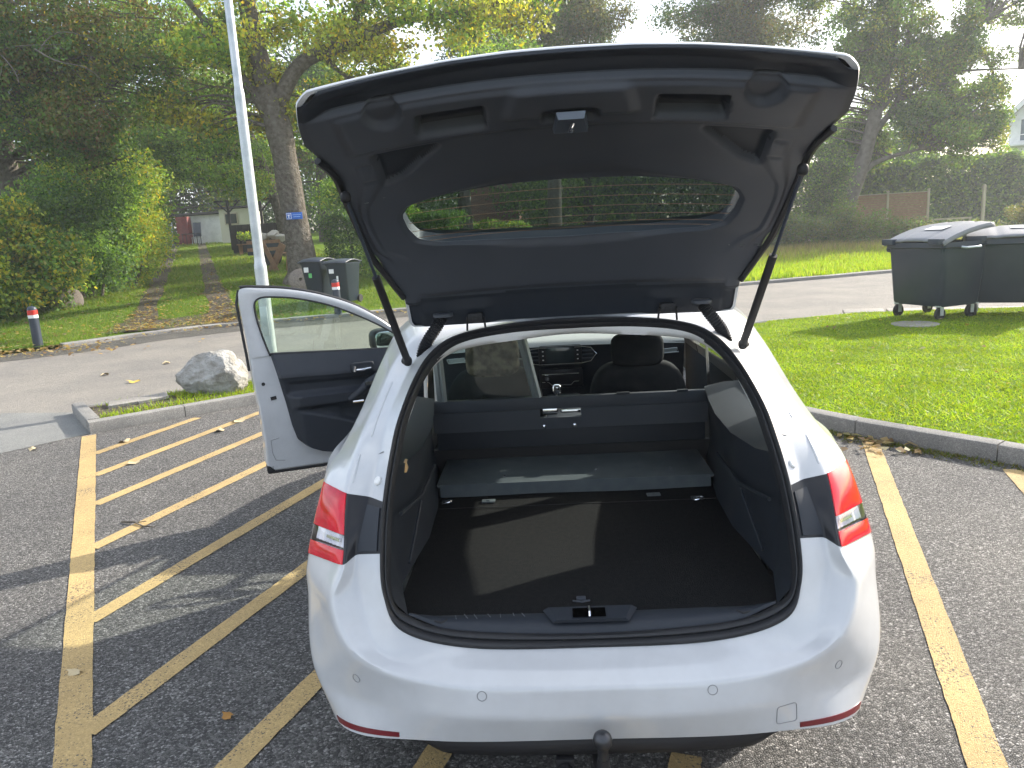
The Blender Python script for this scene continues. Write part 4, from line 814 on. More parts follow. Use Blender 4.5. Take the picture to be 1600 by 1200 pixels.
for i in range(5): MB().tube([(-.19, -.2+.08*i, .25+.27*i), (.19, -.2+.08*i, .25+.27*i)], .016, 6).build('rung', MT['alu'], ld)
# potted plants on a bench
b_ = tag(empty('plant_bench', (-14.0, 34.2, gz(-14, 34.2))), 'low wooden bench carrying plant pots in the yard', 'bench')
MB().box((0, 0, .50), (.95, .4, .05)).build('seat', MT['wood'], b_)
for s in (-1, 1): MB().box((s*.38, 0, .24), (.06, .34, .48)).build('leg', MT['wood'], b_)
for i, dx in enumerate((-.32, 0, .32)):
    r = tag(empty('potted_plant', (-14.0+dx, 34.2, gz(-14, 34.2)+.527)), ['small potted plant at the left of the bench', 'small potted plant in the middle of the bench', 'small potted plant at the right of the bench'][i], 'plant', 'potted plants on the bench')
    MB().lathe([(.07, 0), (.10, .16), (.11, .16), (.09, .14), (0, .14)], n=12, cap=False).build('pot', MT['black'], r)
    V, F, C = foliage([((0, 0, .34), (.2, .2, .2))], 90, .12, [G_LT, G_YL, G_MD], [2, 2, 1]); raw_mesh('foliage', V, F, C, MT['leaf'], r)
# handcart with sacks, planks, seat
hc = tag(empty('handcart', (-10.55, 27, gz(-10.55, 27))), 'dark wooden cart loaded with pale sacks beside the oak', 'cart')
for i in range(4): MB().box((.1, -.5, .48+.135*i), (1.25, .03, .125)).build('side_board', MT['wood'] if i % 2 else MT['binblack'], hc)
MB().box((.1, 0, .44), (1.25, 1.0, .05)).build('bed', MT['wood'], hc)
for s in (-1, 1): MB().lathe([(.05, -.03), (.26, -.03), (.28, 0), (.26, .03), (.05, .03)], (.1, s*.55, .26), 'Y', 18).build('wheel', MT['tyre'], hc)
for i, (x, z) in enumerate(((.0, 1.06), (.36, 1.12), (.62, 1.0))):
    o = rock('sack', (-10.55+x, 26.95, gz(-10.55, 27)+z+.02), (.26, .22, .17), ['pale grey sack at the left on the cart', 'pale grey sack on top of the cart load', 'pale grey sack at the right on the cart'][i], 60+i, mat('sackcloth', (.42, .40, .36), .9) if i == 0 else bpy.data.materials['sackcloth'], i*.7); o['category'] = 'sack'; o['group'] = 'sacks on the cart'
fl = tag(empty('garden_flag', (-10.8, 26.4, gz(-10.8, 26.4))), 'small red pennant on a stick beside the cart', 'flag')
MB().tube([(0, 0, 0), (0, 0, 1.5)], .012, 6).build('stick', MT['woodpale'], fl); MB().add([(0, 0, 1.48), (.16, .02, 1.2), (.08, -.01, 1.0), (0, 0, 1.05), (0, .006, 1.48), (.16, .026, 1.2), (.08, -.004, 1.0), (0, .006, 1.05)], [(0, 1, 2, 3), (4, 7, 6, 5), (0, 4, 5, 1), (1, 5, 6, 2), (2, 6, 7, 3)]).build('cloth', MT['redstripe'], fl)
for i, (x, y, rx, ry, lab) in enumerate(((-9.62, 24.6, .25, .55, 'broad grey plank leaning left against the yard junk'), (-9.30, 24.4, .2, -.35, 'narrow plank leaning to the right of the broad plank'), (-8.85, 24.2, .15, .12, 'upright post end beside the oak'))):
    o = MB().box((0, 0, .55), (.16 if i else .24, .05, 1.15), bev=.006).build('plank', MT['wood']); o.location = (x, y, gz(x, y)-.03); o.rotation_euler = (rx*.4, ry, .2*i); tag(o, lab, 'plank', 'old planks by the oak')
ch = tag(empty('iron_chair', (-8.75, 24.9, gz(-8.75, 24.9)), .5), 'dark iron garden chair at the foot of the oak', 'chair')
MB().box((0, 0, .45), (.42, .42, .03)).build('seat', MT['black'], ch)
MB().tube([(-.2, .2, .45), (-.2, .24, .85), (-.1, .26, 1.0), (.1, .26, 1.0), (.2, .24, .85), (.2, .2, .45)], .016, 6).build('backrest', MT['black'], ch)
for sx in (-1, 1):
    for sy in (-1, 1): MB().tube([(sx*.19, sy*.19, 0), (sx*.18, sy*.18, .45)], .014, 6).build('leg', MT['black'], ch)
# ------------------------------------------------------------------ the car
car = tag(empty('estate_car'), 'white estate car seen from behind with raised tailgate and open left front door', 'car')
RA = [(0, .787, 1.395), (.22, .775, 1.387), (.385, .745, 1.363), (.468, .695, 1.32), (.517, .607, 1.253), (.552, .463, 1.153), (.570, .38, 1.062), (.585, .30, .945), (.590, .228, .815), (.578, .174, .708), (.522, .132, .624), (.33, .11, .581), (0, .107, .574)]
RB = [(0, .84, 1.392), (.23, .84, 1.384), (.40, .828, 1.358), (.495, .79, 1.326), (.557, .71, 1.258), (.592, .535, 1.158), (.61, .435, 1.066), (.632, .335, .950), (.665, .25, .806), (.652, .20, .70), (.585, .115, .572), (.38, .06, .554), (0, .04, .55)]
RC = [(0, .92, 1.408), (.235, .92, 1.401), (.42, .90, 1.379), (.546, .86, 1.352), (.622, .79, 1.27), (.672, .62, 1.149), (.690, .48, 1.07), (.702, .34, .961), (.692, .20, .795), (.728, .165, .69), (.64, .085, .575), (.41, .02, .529), (0, 0, .52)]
RD = [(0, 1.02, 1.435), (.25, 1.02, 1.428), (.44, 1.01, 1.408), (.60, 1.0, 1.368), (.698, .98, 1.256), (.755, .80, 1.109), (.789, .65, 1.02), (.811, .48, .954), (.862, .40, .753), (.872, .38, .655), (.800, .215, .43), (.43, .012, .447), (0, -.008, .438)]
RE = [(0, 1.25, 1.448), (.26, 1.25, 1.442), (.46, 1.25, 1.422), (.615, 1.22, 1.382), (.70, 1.10, 1.285), (.80, 1.08, 1.03), (.842, .92, .99), (.872, .72, .93), (.899, .62, .66), (.885, .62, .27), (.742, .16, .325), (.45, .028, .357), (0, .018, .357)]
RM, RS = 10, 10
def full(R): return [R[12]]+[(-R[k][0], R[k][1], R[k][2]) for k in range(11, 0, -1)]+[R[0]]+R[1:12]
def radial(rings, sub=RS, passes=2, keep=()):
    C_ = [catmull(full(R), RM, True) for R in rings]; D_ = []
    for i in range(len(C_)-1):
        for f in np.arange(sub)/sub: D_.append(C_[i]*(1-f)+C_[i+1]*f)
    D_.append(C_[-1]); D_ = np.array(D_)
    for _ in range(passes):
        E_ = D_.copy(); E_[1:-1] = (D_[:-2]+2*D_[1:-1]+D_[2:])/4; D_ = E_
    return D_
BD = radial([RA, RB, RC, RD, RE])
def norms(G):
    du = np.gradient(G, axis=0); dv = np.roll(G, -1, 1)-np.roll(G, 1, 1); n = np.cross(du, dv); n /= np.linalg.norm(n, axis=2)[:, :, None]+1e-12
    c = np.array((0, 1.2, .8)); s = np.sign(((G-c)*n).sum(2)); return n*np.median(s)
BN = norms(BD)
NS = 24*RM
def sidx(s, side): return ((12-s) if side < 0 else (12+s))*RM
def patch(r0, r1, s0, s1, side, off=.004, bulge=0, skirt=True):
    """a piece of the body surface pushed out by off, with a closed edge; r and s in control units"""
    i0, i1 = r0*RS, r1*RS; j0, j1 = sorted((sidx(s0, side), sidx(s1, side))); ni = max(2, int(round((i1-i0)))+1); nj = max(2, int(round(j1-j0))+1)
    rows = []
    for a in np.linspace(i0, i1, ni):
        row = []
        for b in np.linspace(j0, j1, nj):
            ia, jb = int(min(a, len(BD)-1.001)), int(b); fa, fb = a-ia, b-jb; g_ = lambda X: (X[ia, jb % NS]*(1-fa)*(1-fb)+X[ia+1, jb % NS]*fa*(1-fb)+X[ia, (jb+1) % NS]*(1-fa)*fb+X[ia+1, (jb+1) % NS]*fa*fb)
            u, v = (a-i0)/(i1-i0), (b-j0)/(j1-j0); row.append(g_(BD)+g_(BN)*(off+bulge*(sin(pi*u)*sin(pi*v))**.6))
        rows.append(row)
    P = np.array(rows)
    if skirt:
        Q = np.pad(P, ((1, 1), (1, 1), (0, 0)), mode='edge'); nrm = BN[int((i0+i1)/2), int((j0+j1)/2) % NS]
        for sl_ in ((0, slice(None)), (-1, slice(None)), (slice(None), 0), (slice(None), -1)): Q[sl_] = Q[sl_]-nrm*(off+.012)
        P = Q
    return P
body = MB(); surround = [MB(), MB()]
a7, a8 = sidx(8, -1), sidx(7, -1); b7, b8 = sidx(7, 1), sidx(8, 1)
nr = len(BD); vid = np.arange(nr*NS).reshape(nr, NS); fb = []; fs_ = [[], []]
for i in range(nr-1):
    for j in range(NS):
        q = (vid[i, j], vid[i+1, j], vid[i+1, (j+1) % NS], vid[i, (j+1) % NS]); L_ = a7 <= j < a8; R_ = b7 <= j < b8
        if (L_ or R_) and i < 2*RS: fs_[0 if L_ else 1].append(q)
        elif (L_ or R_) and i < 3*RS: continue
        else: fb.append(q)
body.add(BD.reshape(-1, 3), fb); body.build('rear_body', MT['paint'], car, smooth=40)
for k in range(2): surround[k].add(BD.reshape(-1, 3), fs_[k]); o = surround[k].build('light_surround', MT['gloss_black'], car, smooth=40)
for side in (-1, 1):
    tl = empty('taillight', (0, 0, 0), 0, car)
    def inner(s0, s1, d, teeth, m_):
        P = patch(2.03, 2.97, s0, s1, side, -d, 0, False); nr_, nc_ = P.shape[:2]
        P = np.repeat(np.repeat(P, 3, 0), 3, 1)
        src = patch(2.03, 2.97, s0, s1, side, -d, 0, False); R0 = np.linspace(0, nr_-1, nr_*3); C0 = np.linspace(0, nc_-1, nc_*3)
        for i, ri in enumerate(R0):
            for j, cj in enumerate(C0):
                i0, j0 = min(int(ri), nr_-2), min(int(cj), nc_-2); fa, fb_ = ri-i0, cj-j0
                q = src[i0, j0]*(1-fa)*(1-fb_)+src[i0+1, j0]*fa*(1-fb_)+src[i0, j0+1]*(1-fa)*fb_+src[i0+1, j0+1]*fa*fb_
                w = (ri/(nr_-1)*teeth) % 1; P[i, j] = q+BN[int(2.5*RS), int((sidx(s0, side)+sidx(s1, side))/2)]*.016*abs(2*w-1)
        return MB().grid(P).build('reflector_bowl', m_, tl, smooth=20)
    MB().grid(patch(2, 3, 7, 8, side, -.045, 0, False)).build('housing', MT['red'], tl)
    for s_ in (7.0, 7.57, 7.78, 8.0): MB().grid(np.stack([patch(2, 3, s_, s_+.001, side, -.045, 0, False)[:, 0], patch(2, 3, s_, s_+.001, side, .002, 0, False)[:, 0]], 0)).build('divider', MT['gloss_black'], tl)
    inner(7.03, 7.55, .032, 3, MT['lamp_pink']); inner(7.6, 7.76, .028, 9, MT['lamp_silver']); inner(7.8, 7.98, .028, 5, MT['lamp_pink'])
    for s_ in (7.30,): MB().grid(patch(2.14, 2.86, s_, s_+.045, side, -.018, 0)).build('light_blade', MT['red'], tl)
    MB().grid(patch(2.0, 3.0, 7.0, 7.575, side, .003, .008)).build('red_lens', MT['red'], tl)
    MB().grid(patch(2.0, 3.0, 7.58, 7.775, side, .003, .004)).build('clear_lens', MT['clearglass'], tl)
    MB().grid(patch(2.0, 3.0, 7.78, 8.0, side, .003, .006)).build('red_lens', MT['red'], tl)
    MB().grid(patch(2.22, 2.60, 7.65, 7.69, side, -.008, 0)).build('lamp_bulb', MT['chrome'], tl)
    MB().grid(patch(.12, .98, 7.14, 7.95, side, .004, .002)).build('surround_plate', MT['plastic_dk'], car)
    pts = [tuple(BD[int(r_*RS), int(sidx(8, side)) % NS]+BN[int(r_*RS), int(sidx(8, side)) % NS]*.0003) for r_ in np.linspace(3.02, 3.99, 14)]
    MB().tube(pts, .0022, 6).build('panel_gap', MT['black'], car)
    rf_ = MB().grid(patch(3.76, 3.92, 10.05, 10.74, side, .003, .0)).build('reflector', MT['refl'], car)
def near(P):
    d = ((BD-np.array(P))**2).sum(2); i = np.unravel_index(np.argmin(d), d.shape); n = BN[i]
    return np.array(P)-n*float((np.array(P)-BD[i])@n), n
def loop_on(P, shape, r=.0011, off=.0004):
    c, n = near(P); a = np.cross((0, 0, 1), n); a /= np.linalg.norm(a); b = np.cross(n, a); pts = []
    for (u, v) in shape:
        q = c+a*u+b*v; q2, n2 = near(q); pts.append(tuple(q2+n2*off))
    return MB().tube(pts+pts[:1], r, 6, cap=False)
groove = mat('groove_shadow_gap', (.22, .225, .23), .5)
for (x, y, z) in ((-.30, .015, .50), (.30, .015, .50), (-.67, .10, .495), (.67, .10, .495)):
    loop_on((x, y, z), [(.0125*cos(a), .0125*sin(a)) for a in np.linspace(0, 2*pi, 24, endpoint=False)]).build('parking_sensor', groove, car)
sq = []
for (cx_, cy_, a0) in ((.022, .018, 0), (-.022, .018, 90), (-.022, -.018, 180), (.022, -.018, 270)):
    sq += [(cx_+.008*cos(radians(a0+30*k)), cy_+.008*sin(radians(a0+30*k))) for k in range(4)]
loop_on((.497, .05, .405), sq).build('tow_eye_cover', groove, car)
# pressed ridges on the pillar flange
for side in (-1, 1):
    for (r_, s0, s1) in ((1.55, 4.2, 5.9), (1.8, 6.12, 6.85)):
        pts = []
        for s in np.linspace(s0, s1, 22):
            i, j = int(r_*RS), int(round(sidx(s, side))) % NS; pts.append(tuple(BD[i, j]-BN[i, j]*(.0035+.006*(abs(s-(s0+s1)/2)/(s1-s0)*2)**6)))
        MB().tube(pts, [.002]+[.0065]*20+[.002], 8).build('flange_bead', MT['paint'], car, smooth=60)
    c_, n_ = near((side*.60, .36, .985)); b = MB(); fr = Vector(n_).to_track_quat('Z', 'Y').to_matrix()
    pr = [(.014, -.004), (.014, .004), (.010, .007), (.004, .005), (0, .005)]; vs_ = []
    b.lathe(pr, n=16, cap=False); b.v = [tuple(np.array(fr @ Vector(v))+c_) for v in b.v]; b.build('rubber_buffer', MT['liner'], car)

# seal and inner band
RAI = [(0, .775, 1.364), (.2, .77, 1.36), (.36, .748, 1.341), (.44, .706, 1.304), (.492, .622, 1.243), (.527, .492, 1.152), (.545, .412, 1.063), (.562, .326, .942), (.569, .255, .809), (.562, .20, .70), (.514, .174, .649), (.365, .155, .609), (0, .147, .593)]
sa, si = catmull(full(RA), RM, True), catmull(full(RAI), RM, True); rows = []; od = np.array((0, -.75, .55))
for (f, h) in ((-.05, -.004), (.0, .006), (.12, .013), (.3, .015), (.42, .010), (.5, .003), (.58, .010), (.75, .014), (.92, .009), (1.0, .0), (1.02, -.015)):
    rows.append(sa*(1-f)+si*f+od*h)
MB().grid(rows, cv=True).build('boot_seal', MT['rubber'], car, smooth=50)
RWB = [(0, .798, 1.341), (.18, .786, 1.331), (.336, .771, 1.317), (.423, .747, 1.296), (.494, .666, 1.238), (.525, .54, 1.151), (.545, .475, 1.095)]
k6 = [(-p_[0], p_[1], p_[2]) for p_ in RAI[6:0:-1]]+RAI[:7]; w6 = [(-p_[0], p_[1], p_[2]) for p_ in RWB[6:0:-1]]+RWB[:7]
A6, W6 = catmull(k6, 8), catmull(w6, 8); L6 = W6*np.array((1.03, 1, 1))+np.array((0, .12, .004))
MB().grid([A6+od*-.002, A6*.5+W6*.5+od*.004, W6, W6*.6+L6*.4, L6]).build('pillar_trim', MT['liner'], car, smooth=60)

# lower black diffuser, tow bar
rows = []
for dz, dy, k in ((.004, .010, 1), (-.012, .002, 1), (-.030, .000, .99), (-.055, .012, .975), (-.07, .05, .96), (-.085, .22, .94)):
    rows.append([(x*k, .018+.085*(abs(x)/.62)**3.2+dy, .357-.010*(abs(x)/.62)**2+dz*(1-.85*float(sstep(.42, .545, abs(x))))) for x in np.linspace(-.548, .548, 61)])
MB().grid(rows).build('bumper_skirt', MT['black'], car, smooth=60)
MB().box((0, .85, .235), (1.15, 1.0, .05)).box((0, 2.3, .20), (1.6, 3.0, .06)).box((0, 4.1, .22), (1.5, .7, .05)).build('underbody', MT['black'], car)
tb = empty('tow_bar', (0, 0, 0), 0, car)
MB().lathe([(0, .026), (.012, .024), (.021, .016), (.0255, .004), (.024, -.008), (.018, -.018), (.014, -.024), (.014, -.06)], (.008, -.06, .410), 'Z', 24, cap=False).build('tow_ball', mat('dark_steel', (.06, .062, .068), .3, metal=.7), tb)
MB().tube([(.008, -.06, .36), (.008, -.055, .32), (.008, -.03, .28), (.006, .05, .255), (.004, .3, .25)], [.016, .018, .02, .02, .022], 12).build('neck', MT['black'], tb)
MB().box((-.09, .04, .265), (.05, .03, .05), bev=.006).lathe([(.02, -.03), (.02, .0)], (-.09, .02, .265), 'Y', 14).build('socket', MT['black'], tb)

# ------------------------------------------------------------------ main shell (half sections s0..s9)
z0t = [(1.25, 1.448), (1.8, 1.462), (2.3, 1.455), (2.65, 1.41), (2.9, 1.31), (3.2, 1.17), (3.5, 1.02), (3.6, .985), (3.9, .93), (4.2, .85), (4.45, .72), (4.56, .58)]
x3t = [(1.25, .615), (1.8, .635), (2.3, .632), (2.65, .622), (2.9, .645), (3.2, .70), (3.5, .755), (3.9, .76), (4.2, .72), (4.45, .62), (4.56, .45)]
wt = [(1.25, .90), (3.6, .90), (4.1, .88), (4.35, .80), (4.56, .56)]
def zlow(y):
    z = .25
    for yc in (.98, 3.71):
        if abs(y-yc) < .37: z = max(z, .32+sqrt(.37**2-(y-yc)**2))
    return z
def section(yr, yb, ym, yl):
    z0, x3 = interp(yr, z0t), interp(yr, x3t); hood = yr > 3.5; z3 = z0-(.035 if hood else .068); W = interp(ym, wt)
    zb = min(interp(yb, [(1.2, 1.03), (2.0, .985), (3.3, .945)]), z3-.03) if not hood else z3-.05
    x4 = x3+.045 if not hood else x3+.06; z4 = z3-.075 if not hood else z3-.02
    if not hood and z4 < zb+.03: z4 = zb+.03; x4 = max(x4, W-.10)
    return [(0, yr, z0), (x3*.42, yr, z0-.006), (x3*.75, yr, z0-.026), (x3, yr, z3), (min(x4, W-.03), yr if not hood else yr, z4), (W-.085 if not hood else W-.02, yb, zb),
            (W-.03 if not hood else W-.01, ym, zb-.045), (W-.008, ym, (zb-.045)*.55+max(zlow(yl), .33)*.45 if zlow(yl) > .5 else .74*.9+.05), (W, yl, max(.60, zlow(yl)+.05)), (W-.015, yl, zlow(yl))]
S_ = [RE[:10], section(1.45, 1.40, 1.2, .82), section(1.66, 1.62, 1.42, 1.14), section(1.74, 1.72, 1.55, 1.35), section(1.80, 1.79, 1.72, 1.62), section(2.02, 2.02, 2.0, 2.0), section(2.12, 2.12, 2.12, 2.12), section(2.4, 2.4, 2.4, 2.4), section(2.66, 2.66, 2.66, 2.66), section(2.9, 2.9, 2.9, 2.9), section(3.15, 3.15, 3.12, 3.12), section(3.32, 3.3, 3.3, 3.33), section(3.5, 3.5, 3.5, 3.5), section(3.62, 3.62, 3.66, 3.7), section(3.85, 3.85, 3.88, 3.9), section(4.1, 4.1, 4.1, 4.085), section(4.32, 4.32, 4.3, 4.3), section(4.46, 4.46, 4.44, 4.44), section(4.56, 4.56, 4.56, 4.56)]
for q in S_[1:5]: q[8] = (q[8][0], q[8][1], max(q[8][2], .60 if q[9][2] < .4 else .73))
SH = []
for q in S_: SH.append(catmull([(-a, b, c) for a, b, c in q[:0:-1]]+list(q), 6))
SH = np.array(SH); ns = SH.shape[1]; mid_ = ns//2   # columns: left s9..s0..s9 right, 6 per station
def colr(s, side): return mid_+side*s*6
shell = MB(); glassm = {}; doorm = {}; vid = np.arange(len(SH)*ns).reshape(len(SH), ns); fb = []
for i in range(len(SH)-1):
    for j in range(ns-1):
        q = (vid[i, j], vid[i+1, j], vid[i+1, j+1], vid[i, j+1]); s = (abs(j+.5-mid_))/6; side = -1 if j < mid_ else 1; key = None
        if s < 3 and 8 <= i < 12: key = 'windscreen'
        elif 4 <= s < 5 and i in (0, 1): key = ('quarter_window', side)
        elif 4 <= s < 5 and i == 4: key = ('rear_side_window', side)
        elif 4 <= s < 5 and 6 <= i < 10: key = ('front_side_window', side)
        if key == ('front_side_window', -1): continue
        if side < 0 and 5 <= s < 8.6 and 6 <= i < 10: continue
        if key: glassm.setdefault(key, []).append(q); continue
        if 5 <= s < 8.6 and 6 <= i < 10: doorm.setdefault(('front_door', side), []).append(q); continue
        if 5 <= s < 8.6 and 3 <= i < 5: doorm.setdefault(('rear_door', side), []).append(q); continue
        fb.append(q)
V_ = SH.reshape(-1, 3); shell.add(V_, fb); shell.build('body_shell', MT['paint'], car, smooth=40)
for key, fs in glassm.items():
    MB().add(V_, fs).build(key if isinstance(key, str) else key[0], MT['glass'] if key == 'windscreen' else MT['privacy'], car, smooth=60)
for key, fs in doorm.items():
    o = MB().add(V_*np.array((1.003, 1, 1)), fs).build(key[0], MT['paint'], car, smooth=40)
    if key[1] > 0 or key[0] == 'rear_door':
        ym = 2.25 if key[0] == 'front_door' else 1.78
        MB().tube([(key[1]*.905, ym, .80), (key[1]*.93, ym+.03, .80), (key[1]*.93, ym+.16, .80), (key[1]*.905, ym+.19, .80)], .012, 8).build('handle', MT['paint'], o)
for side in (-1, 1):   # door shut lines and lower sill trim
    for i in (3, 5, 6, 10):
        if side < 0 and i in (6, 10): continue
        js = [colr(s, side) for s in np.linspace(5, 8.6, 15)]; MB().tube([tuple(SH[i, int(j)]*np.array((1.004, 1, 1))) for j in js], .004, 6).build('door_seam', MT['black'], car)
    MB().box((side*.86, 2.35, .235), (.06, 1.95, .08), bev=.015).build('sill_trim', MT['plastic_dk'], car)
    MB().tube([(side*.60, 1.15, 1.437), (side*.60, 1.25, 1.475), (side*.615, 1.9, 1.485), (side*.60, 2.45, 1.46), (side*.60, 2.55, 1.435)], .012, 8).build('roof_rail', MT['gloss_black'], car)
    MB().lathe([(.30, -.13), (.36, -.125), (.375, 0.0)], (side*.76, .98, .32), 'X', 30, cap=False).lathe([(.30, -.13), (.36, -.125), (.375, 0.0)], (side*.76, 3.71, .32), 'X', 30, cap=False).build('wheel_arch_liner', MT['black'], car)
    for yc in (.98, 3.71):
        w = empty('wheel', (side*.775, yc, .316), 0, car)
        MB().lathe([(.205, -.10), (.29, -.10), (.312, -.08), (.316, -.03), (.316, .03), (.312, .08), (.29, .10), (.205, .10)], (0, 0, 0), 'X', 36, cap=False).build('tyre', MT['tyre'], w)
        rm = MB().lathe([(.21, .09), (.20, .095), (.19, .05), (.185, -.05), (.21, -.09)], (0, 0, 0), 'X', 36, cap=False)
        for k in range(10):
            a = 2*pi*k/10; R_ = Matrix.Rotation(a, 3, 'X'); rm.box(tuple(R_ @ Vector((side*.075, 0, .115))), (.02, .035, .17), rot=R_)
        rm.lathe([(.05, -.02), (.05, .02)], (side*.075, 0, 0), 'X', 18).build('rim', MT['alu'], w)
    f = MB().box((side*.66, 4.30, .68), (.30, .16, .12), rot=-side*.5, bev=.04).build('headlight', MT['clear'], car)
hl = []
for y in np.linspace(.98, 2.62, 12): hl.append([(x*interp(y, x3t), y, interp(max(y, 1.25), z0t)-.035-.05*x**2-(.02 if y < 1.1 else 0)) for x in np.linspace(-.97, .97, 13)])
MB().grid(hl).build('headliner', MT['liner'], car)

# ------------------------------------------------------------------ load space
boot = MB().grid([[(x, y, .600+.002*sin(x*9+y*7)) for x in np.linspace(-.575, .575, 24)] for y in np.linspace(.205, 1.29, 30)]); bf = boot.build('boot_floor', MT['carpet'], car)
MB().box((0, 1.13, .6035), (1.12, .004, .002)).build('floor_joint', MT['black'], bf)
for side in (-1, 1):
    c0 = catmull([RAI[k] for k in (6, 7, 8, 9, 10)], 4); c0 = c0*np.array((side, 1, 1)); m_ = len(c0); rows = [c0]
    for y, x, zt_ in ((.47, .590, .985), (.62, .578, .955), (.85, .555, .945), (1.15, .565, .94), (1.45, .60, .935), (1.70, .635, .935)):
        rows.append(np.array([(side*(x+.02*sin(pi*t)), y+(.02 if t < .2 else 0), zt_+(.60-zt_)*t) for t in np.linspace(0, 1, m_)]))
    R_ = np.array(rows); top = R_[:, 0].copy(); led = top.copy(); led[:, 0] = side*np.array([.60, .70, .735, .77, .80, .815, .82]); led[:, 2] += np.array([.0, .02, .03, .03, .03, .03, .02])
    G = np.concatenate([led[:, None], (led*.5+top*.5)[:, None]+np.array((0, 0, .008)), R_], 1)
    sm = []
    for i in range(len(G)-1):
        for f in np.arange(4)/4: sm.append(G[i]*(1-f)+G[i+1]*f)
    sm.append(G[-1]); w = MB().grid(sm).build('boot_side_trim', MT['plastic_dk'], car, smooth=50)
    MB().tube([(side*.562, .42, .86), (side*.553, .75, .80), (side*.556, 1.1, .80)], .006, 6).build('trim_ridge', MT['plastic_dk'], w)
    MB().tube([(side*.566, .50, .66), (side*.552, .72, .79)], .005, 6).build('trim_ridge', MT['plastic_dk'], w)
lampb = MB().box((-.583, .66, .94), (.012, .05, .035), bev=.004, rot=.06).build('boot_lamp', mat('lamp_amber', (.85, .55, .25), .3), car)
MB().box((0, 1.46, .6485), (1.17, .36, .012), bev=.004).box((0, 1.283, .624), (1.14, .012, .060), mi=0).build('load_plate', MT['steelplate'], car)
for x, y in ((-.30, 1.36), (.10, 1.40), (.42, 1.38)): MB().lathe([(.006, 0), (.006, .004), (.0, .005)], (x, y, .6545), 'Z', 10, cap=False).build('plate_screw', MT['chrome'], car)
pt = empty('partition', (0, 0, 0), 0, car)
zt1, zs1, zs0 = .935, .878, .836
MB().box((0, 1.655, (zs1+zt1)/2), (1.27, .03, zt1-zs1), bev=.006).build('top_panel', MT['plastic'], pt)
MB().box((-.385, 1.655, (zs0+zs1)/2), (.50, .03, zs1-zs0)).box((.345, 1.655, (zs0+zs1)/2), (.58, .03, zs1-zs0)).box((0, 1.655, .81), (1.27, .03, .052)).build('middle_panel', MT['plastic'], pt)
MB().box((0, 1.668, .715), (1.25, .03, .14), bev=.004).build('lower_panel', MT['plastic_dk'], pt)
MB().box((-.09, 1.70, .853), (.075, .02, .032), bev=.006).box((.01, 1.71, .848), (.09, .02, .014), bev=.003).build('slot_bright_piece', MT['chrome'], pt)  # bright chrome pieces added to stand for the lit console behind the slot
for x in (-.12, .023): MB().lathe([(.010, 0), (.010, -.006), (.004, -.009), (0, -.009)], (x, 1.640, .797), 'Y', 12, cap=False).build('bolt', MT['chrome'], pt)
MB().box((.25, 1.64, .938), (.06, .02, .010), bev=.003).box((.52, 1.64, .938), (.05, .02, .010), bev=.003).build('edge_clip', MT['plastic_dk'], pt)
# framed screen behind the driver
def chan(a, b, w, name): MB().tube([a, b], w, 4, True).tube([(a[0]+.016, a[1]-.012, a[2]), (b[0]+.016, b[1]-.012, b[2])], w*.6, 4).build(name, MT['alu'], pt)
chan((-.600, 1.65, 1.26), (-.590, 1.65, .936), .020, 'frame_post'); chan((-.218, 1.65, 1.28), (-.150, 1.65, .936), .018, 'frame_post')
chan((-.600, 1.65, 1.26), (-.218, 1.65, 1.28), .016, 'frame_rail')
MB().add([(-.58, 1.652, 1.255), (-.225, 1.652, 1.27), (-.16, 1.652, .94), (-.575, 1.652, .94), (-.58, 1.656, 1.255), (-.225, 1.656, 1.27), (-.16, 1.656, .94), (-.575, 1.656, .94)], [(0, 1, 2, 3), (4, 7, 6, 5), (0, 4, 5, 1), (1, 5, 6, 2), (2, 6, 7, 3), (3, 7, 4, 0)]).build('clear_screen', MT['glass'], pt, smooth=0)
# small fittings on the floor
for x, y in ((-.535, 1.19), (.485, 1.12)):
    rg = [(x+.020*cos(a), y+.012*sin(a), .610+.004*cos(a)) for a in np.linspace(0, 2*pi, 18)]; MB().tube(rg, .0032, 6, cap=False).build('lashing_ring', MT['chrome'], car)
    MB().box((x, y+.022, .604), (.045, .03, .008), bev=.002).build('ring_base', MT['plastic_dk'], car)
for x in (-.36, .32): MB().box((x, 1.20, .604), (.055, .030, .006), bev=.002).box((x, 1.20, .608), (.012, .012, .004)).build('anchor_plate', MT['steelplate'], car)
MB().box((-.02, .325, .606), (.028, .02, .008), bev=.003).tube([(-.045, .315, .604), (-.02, .300, .607), (.005, .315, .604)], .003, 6).build('floor_pull', MT['plastic'], car)
# sill
c0 = catmull([(-RAI[k][0], RAI[k][1], RAI[k][2]) for k in (10, 11)]+[RAI[12]]+[RAI[11], RAI[10]], 10)
rows = []
for f, dz in ((0, -.004), (.1, .012), (.3, .020), (.6, .022), (.9, .018), (1.0, .002)):
    rows.append([(p_[0]*(1-.02*f), p_[1]*(1-f)+.222*f+.006*(abs(p_[0])/.5)**2, p_[2]*(1-f)+.604*f+dz*(1-.5*(abs(p_[0])/.52)**6)) for p_ in c0])
sill = MB().grid(rows).build('sill_trim', MT['plastic_dk'], car, smooth=50)
MB().add([(-.135, .217, .628), (.135, .217, .628), (.105, .152, .6235), (-.105, .152, .6235), (-.118, .212, .640), (.118, .212, .640), (.095, .150, .634), (-.095, .150, .634)], [(4, 5, 6, 7), (0, 1, 5, 4), (1, 2, 6, 5), (2, 3, 7, 6), (3, 0, 4, 7)]).build('latch_cover', MT['plastic_dk'], car)
